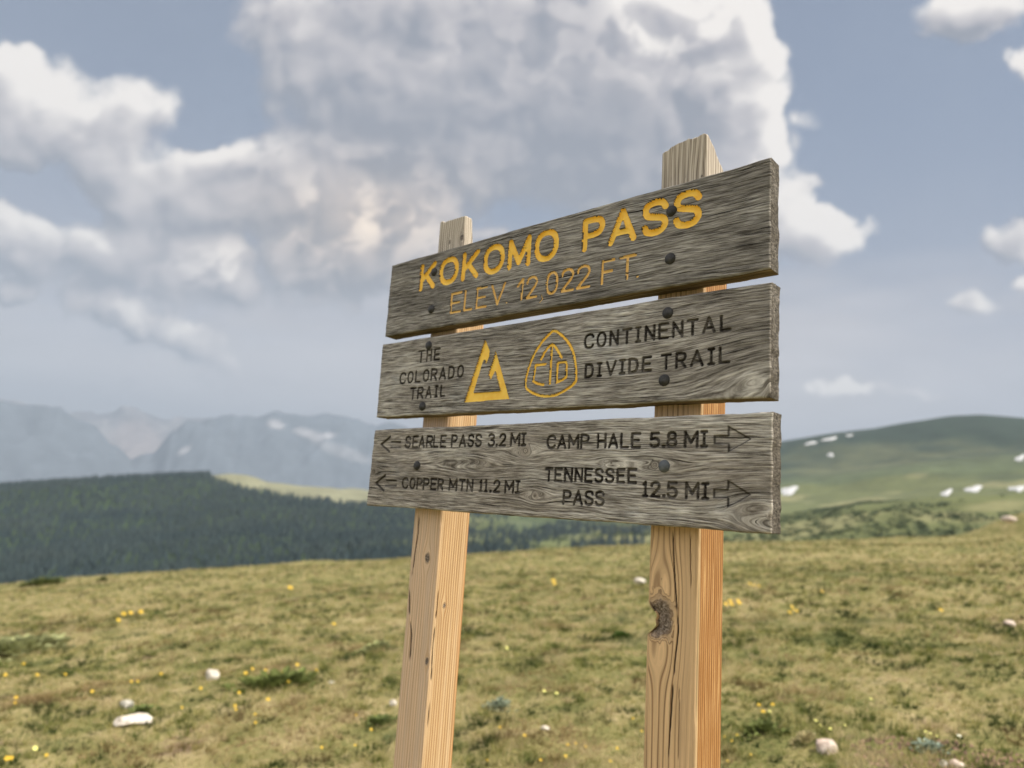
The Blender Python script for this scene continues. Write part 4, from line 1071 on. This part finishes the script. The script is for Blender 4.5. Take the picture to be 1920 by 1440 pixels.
make_post(1, R0, R1, YF, .1285, lambda x, y: 2.030 - np.clip(.300 - x, 0, 1) * .25 - np.clip(y - .045, 0, 1) * .75 + (fbm(x * 110, y * 60, 3, 6) - .5) * .010,
    [([fs(1261, 990, R0), fs(1264, 1060, R0), fs(1268, 1130, R0), fs(1272, 1180, R0), fs(1264, 1250, R0), fs(1258, 1340, R0), fs(1252, 1440, R0)], .0013, 1),
     ([fs(1294, 990, R0), fs(1295, 1040, R0), fs(1296, 1110, R0)], .0007, .8), ([fs(1272, 1265, R0), fs(1274, 1330, R0), fs(1272, 1440, R0)], .0006, .7),
     ([fs(1290, 290, R0), fs(1285, 340, R0)], .0008, .8), ([fs(1262, 300, R0), fs(1258, 350, R0)], .0008, .6)],
    [(*fs(1236, 1158, R0), .046, .085, .026, .5), (*fs(1230, 1232, R0), .030, .030, .0004, .25), (*fs(1240, 1085, R0), .030, .035, .0004, .3), (*fs(1316, 330, R0), .022, .05, .002, .3)],
    (on_plane(1215, 1160, YF)[2], .020, .017),
    'right post, orange timber with a broken-out knot on its left edge')

# ------------------------------------------------------------------ turf: grass blades as one mesh
def tint_field(x, y, rg, n):
    """colour of the plant at x, y: patches of green, olive, straw and reddish dry growth"""
    big = fbm(x * .5 + 9, y * .5, 3, 301); mid = fbm(x * 3.0, y * 3.0, 3, 302); sml = fbm(x * 11, y * 11, 2, 303)
    v = .55 * (big - .5) + 1.35 * (mid - .5) + 1.5 * (sml - .5) + rg.normal(0, .08, n) + .045
    stops = np.array([-.34, -.16, -.04, .07, .20, .36])
    cols = np.array([(.024, .040, .009), (.062, .090, .017), (.150, .165, .040), (.26, .250, .085), (.38, .335, .155), (.46, .39, .23)])
    c = np.stack([np.interp(v, stops, cols[:, k]) for k in range(3)], -1)
    red = sst(.60, .74, fbm(x * 2.1 + 50, y * 2.1, 3, 305))[:, None]
    c = c * (1 - red * .55) + np.array([.21, .125, .07]) * red * .55
    pale = sst(.64, .78, fbm(x * 1.4 - 20, y * 1.4, 3, 309))[:, None]
    c = c * (1 - pale * .45) + np.array([.27, .29, .16]) * pale * .45
    return c, mid, sml
def blades():
    rg = np.random.default_rng(21)
    VS, CS = [], []
    for (r0, r1, n, wd, hm) in ((.9, 4.5, 130000, .0035, .050), (4.5, 9, 190000, .0048, .055), (1.2, 8, 42000, .0110, .034), (7, 16, 34000, .020, .045), (9, 18, 190000, .0085, .065), (18, 34, 130000, .016, .080), (34, 72, 90000, .032, .10)):
        az = rg.uniform(-.80, .80, n); r = np.sqrt(rg.uniform(r0 ** 2, r1 ** 2, n))
        x = CAM[0] + r * (np.sin(az) * RGT[0] + np.cos(az) * FWD[0]); y = CAM[1] + r * (np.sin(az) * RGT[1] + np.cos(az) * FWD[1])
        # gather the blades into tufts
        cell = wd * 15
        cxx = (np.floor(x / cell) + .5) * cell + (hsh(np.floor(x / cell), np.floor(y / cell), 5) - .5) * cell; cyy = (np.floor(y / cell) + .5) * cell + (hsh(np.floor(x / cell), np.floor(y / cell), 6) - .5) * cell
        k = rg.uniform(.35, .88, n); x = x * (1 - k) + cxx * k; y = y * (1 - k) + cyy * k
        c, mid, sml = tint_field(cxx * .8 + x * .2, cyy * .8 + y * .2, rg, n)
        keep = rg.uniform(0, 1, n) < (.45 + .55 * sst(.3, .5, fbm(x * 6, y * 6, 2, 330)))
        keep &= ~((x > L0 - .01) & (x < L1 + .01) & (y > YF) & (y < .13)) & ~((x > R0 - .01) & (x < R1 + .01) & (y > YF) & (y < .13))
        x, y, c, r, sml, cxx, cyy = x[keep], y[keep], c[keep], r[keep], sml[keep], cxx[keep], cyy[keep]; n = len(x)
        z = ground(x, y) - .004
        h = hm * rg.uniform(.4, 1.2, n) * (.15 + 1.9 * fbm(cxx * 5, cyy * 5, 2, 331))
        out = np.stack([x - cxx, y - cyy], -1); out /= np.linalg.norm(out, axis=1)[:, None] + 1e-6
        lean = out * rg.uniform(.1, .9, n)[:, None] + rg.normal(0, .35, (n, 2))
        a = rg.uniform(0, 6.28, n); w = wd * rg.uniform(.5, 1.3, n) * .5
        b1 = np.stack([x - w * np.cos(a), y - w * np.sin(a), z], -1); b2 = np.stack([x + w * np.cos(a), y + w * np.sin(a), z], -1)
        tp = np.stack([x + lean[:, 0] * h, y + lean[:, 1] * h, z + h / np.sqrt(1 + (lean ** 2).sum(1))], -1)
        VS.append(np.stack([b1, b2, tp], 1).reshape(-1, 3))
        tone = rg.uniform(.8, 1.25, n)[:, None]
        cc = np.stack([c * tone, c * tone, c * tone * np.array([1.15, 1.1, 1.0])], 1)
        CS.append(np.concatenate([cc, np.ones((n, 3, 1))], -1).reshape(-1, 4))
    V = np.concatenate(VS)
    o = add_mesh('grass', V, np.arange(len(V)).reshape(-1, 3), M_GRASS, smooth=False, attrs={'tint': ('FLOAT_COLOR', np.concatenate(CS))})
    tag(o, 'short dry alpine grass covering the meadow', 'grass', kind='stuff')
def grass_m(b, p):
    a = b.attr('tint').outputs['Color']
    p.inputs['Subsurface Weight'].default_value = 0
    return a
M_GRASS = material('alpine grass', grass_m, .75, .2)
M_GRASS.node_tree.nodes
def add_transl(m, f):
    nt = m.node_tree; p = next(n for n in nt.nodes if n.type == 'BSDF_PRINCIPLED'); out = next(n for n in nt.nodes if n.type == 'OUTPUT_MATERIAL')
    t = nt.nodes.new('ShaderNodeBsdfTranslucent'); mx = nt.nodes.new('ShaderNodeMixShader'); mx.inputs[0].default_value = f
    a = next(n for n in nt.nodes if n.type == 'ATTRIBUTE')
    nt.links.new(a.outputs['Color'], t.inputs[0]); nt.links.new(p.outputs[0], mx.inputs[1]); nt.links.new(t.outputs[0], mx.inputs[2]); nt.links.new(mx.outputs[0], out.inputs[0])
add_transl(M_GRASS, .42)
blades()

def hit(x, y):
    """where the line of sight through a photo pixel meets the meadow"""
    d = pray(x, y); rs = np.geomspace(1.5, 90, 4000); k = 1 / math.hypot(d[0], d[1])
    P_ = CAM + d * (rs * k)[:, None]
    h = ground(P_[:, 0], P_[:, 1]) - P_[:, 2]
    i = int(np.argmax(h > 0))
    if h[i] <= 0: i = len(rs) // 2
    q = P_[i]; return np.array([q[0], q[1], float(ground(np.array(q[0]), np.array(q[1])))]), float(rs[i])

# ------------------------------------------------------------------ leafy plants
def leaf_plant(name, label, cat, px, py, w_px, h_rel, n, colr, seed, lw=.012, flat=.6, group=None):
    """a clump of separate narrow leaves rising from a short stem"""
    at, r = hit(px, py); rad = w_px / F * r
    rg = np.random.default_rng(seed); V, fc, cs = [], [], []
    for i in range(n):
        a = rg.uniform(0, 6.28); q = min(abs(rg.normal(0, .52)), 1.3); s = np.array([math.cos(a), math.sin(a)]) * q * rad * .75
        L = rad * rg.uniform(.25, .6); el = rg.uniform(.1, 1.2) * (1 - q * .5) + .15
        b0 = np.array([s[0], s[1], rad * h_rel * (1 - q ** 2) * rg.uniform(.1, .7)])
        aa = a + rg.normal(0, .7); dr = np.array([math.cos(aa) * math.cos(el), math.sin(aa) * math.cos(el), math.sin(el)])
        sd = np.array([-math.sin(aa), math.cos(aa), 0]) * lw * rg.uniform(.6, 1.2) * (rad / .1)
        up = np.array([0, 0, L * .18])
        k = len(V); L *= .62; V += [b0, b0 + dr * L * .4 + sd + up, b0 + dr * L * .4 - sd + up, b0 + dr * L]
        fc += [(k, k + 1, k + 3), (k, k + 3, k + 2)]
        c = np.array(colr) * rg.uniform(.7, 1.3); cs += [c] * 4
    V = np.array(V)
    gz_ = ground(at[0] + V[:, 0], at[1] + V[:, 1]) - at[2]
    V[:, 2] += gz_
    cs = np.concatenate([np.array(cs), np.ones((len(cs), 1))], -1)
    o = add_mesh(name, V, fc, M_LEAF2, smooth=False, attrs={'tint': ('FLOAT_COLOR', cs)}); o.location = at
    return tag(o, label, cat, group)
M_LEAF2 = material('small leaves', leafy, .8, .2); add_transl(M_LEAF2, .25)
SG_ = 'silvery leafy plants in the turf'
leaf_plant('silvery_plant', 'silver-grey leafy plant in the turf between the two posts', 'plant', 935, 1330, 34, .5, 150, (.30, .34, .25), 1, group=SG_)
leaf_plant('silvery_plant', 'silver-grey leafy plant on the bare soil at lower right', 'plant', 1742, 1408, 30, .4, 120, (.26, .31, .24), 2, group=SG_)
leaf_plant('silvery_plant', 'broad pale green leafy plant at the left edge of the meadow', 'plant', 30, 1225, 80, .12, 170, (.30, .31, .15), 3, group=SG_)
leaf_plant('silvery_plant', 'pale straw-coloured clump beside the pinkish stone at lower right', 'plant', 1512, 1395, 28, .7, 120, (.42, .36, .19), 5, group=SG_)
leaf_plant('silvery_plant', 'pale green flat plant to the left of the left post, far up the meadow', 'plant', 705, 1220, 40, .18, 130, (.30, .31, .14), 6, group=SG_)
CU_ = 'dark green cushions in the turf'
leaf_plant('cushion_plant', 'dark green cushion plant dotted with yellow flowers left of the left post', 'plant', 520, 1290, 75, .16, 230, (.13, .155, .045), 11, lw=.010, group=CU_)
leaf_plant('cushion_plant', 'small dark green cushion behind the white flat stone', 'plant', 265, 1340, 32, .3, 130, (.13, .16, .05), 12, group=CU_)
leaf_plant('cushion_plant', 'dark green cushion against the left side of the left post', 'plant', 712, 1360, 36, .3, 150, (.13, .16, .05), 13, group=CU_)
leaf_plant('cushion_plant', 'dark green cushion right of the right post under three yellow flowers', 'plant', 1432, 1372, 45, .16, 120, (.13, .155, .045), 14, group=CU_)
leaf_plant('cushion_plant', 'bright green tuft high on the meadow just left of the right post', 'plant', 1165, 1195, 22, .3, 300, (.06, .10, .018), 16, group=CU_)
SH_ = 'low shrubs on the brow of the meadow'
leaf_plant('low_shrub', 'low dark shrub at the far left on the brow of the meadow', 'shrub', 78, 1097, 34, .12, 130, (.11, .13, .045), 21, lw=.02, group=SH_)
leaf_plant('low_shrub', 'tiny dark shrub on the brow right of the wide low shrub', 'shrub', 192, 1091, 11, .8, 110, (.09, .11, .04), 22, lw=.02, group=SH_)

# ------------------------------------------------------------------ stones
def stone_m(c0, c1):
    def f(b, p):
        n = b.noise(b.obj(), 30, 6, .65); n2 = b.noise(b.obj(), 7, 4, .6)
        b.L.new(b.bump(n, .6, .01), p.inputs['Normal'])
        return b.mix(b.mr(b.math('ADD', b.math('MULTIPLY', n, .6), b.math('MULTIPLY', n2, .4)), .4, .62), c0, c1)
    return f
M_ST = {'white': material('white quartz', stone_m((.50, .43, .35), (.70, .65, .57)), .7, .3), 'grey': material('grey stone', stone_m((.30, .28, .23), (.55, .52, .46)), .8, .3),
        'pink': material('pinkish stone', stone_m((.42, .32, .26), (.66, .56, .48)), .8, .3)}
def stone(px, py, w, h, rot, kind, label, seed):
    at, r = hit(px, py + h * .6); s = r / F
    bm = bmesh.new(); bmesh.ops.create_icosphere(bm, subdivisions=3, radius=1.0)
    rg = np.random.default_rng(seed); co = np.array([v.co[:] for v in bm.verts])
    for _ in range(9):                                                    # facets
        nrm = rg.normal(0, 1, 3); nrm /= np.linalg.norm(nrm); lim = rg.uniform(.62, .88)
        d = co @ nrm; co = co - np.where(d > lim, d - lim, 0)[:, None] * nrm
    co *= 1 + (fbm(co[:, 0] * 2.5 + seed, co[:, 1] * 2.5 + co[:, 2] * 2, 3, seed) - .5)[:, None] * .25
    co *= np.array([w * s, w * s * .7, h * s * 1.15])
    for v, c in zip(bm.verts, co): v.co = c
    me = bpy.data.meshes.new('stone'); bm.to_mesh(me); bm.free(); me.materials.append(M_ST[kind])
    o = bpy.data.objects.new('stone', me); col.objects.link(o)
    o.location = (at[0], at[1], at[2] + h * s * .55)
    o.rotation_euler = (rnd.uniform(-.1, .1), math.radians(-rot), math.atan2(RGT[1], RGT[0]) + rnd.uniform(-.15, .15))
    return tag(o, label, 'stone', 'pale stones lying in the turf')
stone(397, 1269, 13.5, 11, 0, 'white', 'rounded white stone left of the dark green cushion plant', 1)
stone(252, 1352, 33, 9.5, 5, 'white', 'long flat white stone, the largest at lower left', 2)
stone(238, 1322, 12, 7, 0, 'grey', 'dull grey-white stone just behind the long flat white stone', 3)
stone(1548, 1403, 20, 13, -8, 'pink', 'pinkish block of stone at lower right beside a straw clump', 4)
stone(1199, 1091, 11, 6, 0, 'white', 'small white stone far up the meadow left of the right post', 5)
stone(1022, 1366, 8, 5, -10, 'white', 'tiny bright white stone near the bottom between the posts', 6)
stone(736, 1320, 7, 6, 0, 'white', 'tiny white stone touching the left edge of the left post', 7)
stone(1893, 1171, 9, 5, 0, 'pink', 'small pinkish stone near the right edge of the photo', 9)
stone(620, 1281, 6, 3, 0, 'grey', 'small grey stone right of the dark green cushion plant', 10)
stone(1795, 1436, 12, 7, 0, 'pink', 'pinkish stone on the bare soil at the bottom right', 14)
stone(1770, 1434, 7, 5, 0, 'grey', 'smaller stone left of the pinkish one on the bare soil', 15)
# gravelly bare patch
def gravel():
    rg = np.random.default_rng(3); at, r = hit(1790, 1430); n = 900
    a = rg.uniform(0, 6.28, n); q = np.sqrt(rg.uniform(0, 1, n)) * .32
    x = at[0] + q * np.cos(a) * 1.5; y = at[1] + q * np.sin(a)
    z = ground(x, y); s = rg.uniform(.004, .014, n)
    tet = np.array([(1, 0, -.4), (-.5, .87, -.4), (-.5, -.87, -.4), (0, 0, .8)])
    V = (np.stack([x, y, z + .006], -1)[:, None] + tet * s[:, None, None] * rg.uniform(.6, 1.3, (n, 4, 1))).reshape(-1, 3)
    f = ((np.arange(n) * 4)[:, None, None] + np.array([(0, 1, 3), (1, 2, 3), (2, 0, 3)])).reshape(-1, 3)
    c = np.array([.26, .17, .12]) * rg.uniform(.4, 1.8, (n, 1, 1)) * np.ones((1, 4, 1))
    tag(add_mesh('gravel', V, f, M_LEAF, smooth=False, attrs={'tint': ('FLOAT_COLOR', np.concatenate([c, np.ones((n, 4, 1))], -1))}), 'reddish gravel of the bare soil patch at bottom right', 'gravel', kind='stuff')
gravel()
# far mound with a pale boulder at the right edge
def mound():
    d = pray(1925, 985); k = 1 / math.hypot(d[0], d[1]); at = CAM + d * k * 115
    n, m = 26, 40; V, fc = [], []
    A_, Q = np.meshgrid(np.linspace(0, 2 * math.pi, m, endpoint=False), np.linspace(0, 1, n), indexing='xy')
    x = at[0] + Q * 9 * np.cos(A_); y = at[1] + Q * 6 * np.sin(A_)
    z = at[2] + 1.7 * (np.cos(Q * math.pi) * .5 + .5) - 2.2 * Q + (fbm(x * .5, y * .5, 4, 400) - .5) * .8
    V = np.stack([x, y, z], -1).reshape(-1, 3)
    i, j = np.meshgrid(np.arange(n - 1), np.arange(m), indexing='ij'); j2 = (j + 1) % m
    f = np.stack([i * m + j, (i + 1) * m + j, (i + 1) * m + j2, i * m + j2], -1).reshape(-1, 4)
    tag(add_mesh('grassy_mound', V, f, M_MEADOW), kind='structure')
    bm = bmesh.new(); bmesh.ops.create_icosphere(bm, subdivisions=3, radius=.75)
    for v in bm.verts:
        v.co *= 1 + .4 * (float(vn(np.array(v.co.x * 2 + 5), np.array(v.co.y * 2 + v.co.z), 9)) - .5); v.co.z *= .55; v.co.x *= 1.2
    me = bpy.data.meshes.new('boulder'); bm.to_mesh(me); bm.free(); me.materials.append(M_ST['pink'])
    o = bpy.data.objects.new('boulder', me); col.objects.link(o)
    d = pray(1893, 974); k = 1 / math.hypot(d[0], d[1]); o.location = CAM + d * k * 110
    tag(o, 'pale boulder on the small mound at the right edge behind the meadow', 'boulder')
mound()

# ------------------------------------------------------------------ yellow flowers
def petal_m(c0, c1): return lambda b, p: b.mix(b.mr(b.noise(b.obj(), 90, 3, .6), .35, .65), c0, c1)
M_PET = [material('yellow petals', petal_m((.54, .34, .02), (.64, .44, .04)), .6, .3), material('lemon petals', petal_m((.72, .70, .16), (.80, .80, .30)), .6, .3),
         material('whitish petals', petal_m((.70, .72, .55), (.80, .82, .70)), .6, .3)]
M_DISC = material('flower disc', lambda b, p: (.55, .28, .02), .7, .2)
M_STEM = material('flower stem', lambda b, p: (.07, .11, .03), .7, .2)
def flower_mesh(k):
    V, fc, mi = [], [], []
    for i in range(6):
        a = i * math.pi / 3 + rnd.uniform(-.1, .1); c, s = math.cos(a), math.sin(a); w = .34
        q = [(.15, 0, .0), (.6, w, .10), (1.0, w * .55, .05), (1.08, 0, .0), (1.0, -w * .55, .05), (.6, -w, .10)]
        o_ = len(V); V += [(x * c - y * s, x * s + y * c, z) for x, y, z in q]; fc.append(tuple(range(o_, o_ + 6))); mi.append(0)
    o_ = len(V); V.append((0, 0, .22)); V += [(.26 * math.cos(t), .26 * math.sin(t), .06) for t in np.linspace(0, 2 * math.pi, 7)[:-1]]
    fc += [(o_, o_ + 1 + i, o_ + 1 + (i + 1) % 6) for i in range(6)]; mi += [1] * 6
    o_ = len(V)
    for z, w in ((0, .05), (-4.2, .07)): V += [(w * math.cos(t), w * math.sin(t), z) for t in (0, 2.1, 4.2)]
    fc += [(o_ + i, o_ + (i + 1) % 3, o_ + 3 + (i + 1) % 3, o_ + 3 + i) for i in range(3)]; mi += [2] * 3
    me = bpy.data.meshes.new('wildflower'); me.from_pydata(V, [], fc); me.update()
    for m in (M_PET[k], M_DISC, M_STEM): me.materials.append(m)
    me.polygons.foreach_set('material_index', mi); return me
FM = [flower_mesh(0), flower_mesh(1), flower_mesh(2)]
def flower(px, py, size, kind, label, group):
    at, r = hit(px, py + 3); s = size / 3.4 / F * r
    o = bpy.data.objects.new('wildflower', FM[kind]); col.objects.link(o)
    o.scale = (s, s, s); o.location = (at[0], at[1], at[2] + s * 3.6)
    tocam = Vector(((CAM[0] - at[0]) * .5, (CAM[1] - at[1]) * .5, 1.1 + .35 * r)).normalized()
    up = (Vector(sdir.tolist()) * .5 + Vector((0, 0, .5)) + Vector((CAM[0] - at[0], CAM[1] - at[1], 0)).normalized() * .6 + Vector((rnd.uniform(-.3, .3), rnd.uniform(-.3, .3), 0))).normalized()
    o.rotation_euler = up.to_track_quat('Z', 'Y').to_euler()
    tag(o, label, 'flower', group)
CL = [
 ('yellow flower in the dark green cushion left of the left post', 0, 10, [(459, 1273), (497, 1264), (506, 1273), (556, 1256), (592, 1265), (485, 1282), (493, 1287), (540, 1288), (530, 1270), (472, 1262), (447, 1308)]),
 ('yellow flower just below the dark green cushion', 0, 10, [(439, 1333), (441, 1338), (501, 1322), (477, 1346), (478, 1362)]),
 ('yellow flower between the rounded and the long white stones', 0, 9, [(375, 1300), (245, 1285), (257, 1284), (301, 1271), (340, 1333)]),
 ('yellow flower near the left edge of the photo', 0, 8, [(43, 1251), (121, 1271), (68, 1274), (171, 1306), (8, 1275), (28, 1318), (26, 1326)]),
 ('large yellow flower in the bottom left corner', 0, 12, [(85, 1426), (18, 1435), (10, 1438)]),
 ('pale lemon flower in the bottom left corner of the photo', 1, 12, [(63, 1418)]),
 ('yellow flower close to the left side of the left post', 0, 8, [(703, 1350), (695, 1376), (665, 1403), (667, 1346), (602, 1410)]),
 ('blurred yellow flower high up left of the posts', 0, 11, [(220, 1174), (243, 1161), (262, 1160), (230, 1163), (542, 1113), (546, 1110), (625, 1181)]),
 ('yellow flower high up between the two posts', 0, 12, [(1039, 1105), (1037, 1101)]),
 ('lemon flower halfway up between the two posts', 1, 9, [(1043, 1309), (1020, 1305), (950, 1224)]),
 ('yellow flower low down between the two posts', 0, 9, [(1079, 1400), (1064, 1404), (1098, 1406), (1060, 1427), (1157, 1411), (1144, 1435), (913, 1432), (1013, 1433), (937, 1370), (983, 1388)]),
 ('small yellow flower at the left side of the right post', 0, 7, [(1187, 1353), (1203, 1377)]),
 ('bright yellow flower touching the right side of the right post', 0, 13, [(1369, 1139), (1361, 1146), (1384, 1138), (1372, 1146), (1386, 1144)]),
 ('faint yellow flower high above the bright clump', 0, 10, [(1406, 1103), (1423, 1105), (1414, 1104)]),
 ('yellow flower of the second bright clump right of the post', 0, 12, [(1487, 1151), (1494, 1155), (1481, 1160), (1485, 1146)]),
 ('single faint yellow flower high up right of the right post', 0, 10, [(1542, 1118)]),
 ('single orange-yellow flower in the right part of the meadow', 0, 15, [(1765, 1157)]),
 ('yellow flower of the trio right of the right post', 0, 12, [(1423, 1332), (1431, 1347), (1449, 1332)]),
 ('pale lemon flower above the pinkish stone', 1, 8, [(1538, 1366), (1530, 1360), (1557, 1375), (1585, 1367), (1443, 1341)]),
 ('single lemon flower right of and above the pinkish stone', 1, 9, [(1633, 1318)]),
 ('lemon flower above the silvery plant at lower right', 1, 8, [(1757, 1386), (1745, 1381), (1736, 1380)]),
 ('whitish flower right of the silvery plant at lower right', 2, 9, [(1799, 1390)]),
 ('small yellow flower at the foot of the right post', 0, 8, [(1382, 1384), (1364, 1433), (1408, 1420), (1372, 1395), (1358, 1386)]),
]
ORD = ['first', 'second', 'third', 'fourth', 'fifth', 'sixth', 'seventh', 'eighth', 'ninth', 'tenth', 'eleventh', 'twelfth']
for label, kind, size, ps in CL:
    for i, (x, y) in enumerate(sorted(ps)):
        flower(x, y, size * rnd.uniform(.75, 1.15), kind, label if len(ps) == 1 else label + ', ' + ORD[i] + ' from left', 'yellow and pale wildflowers in the turf')
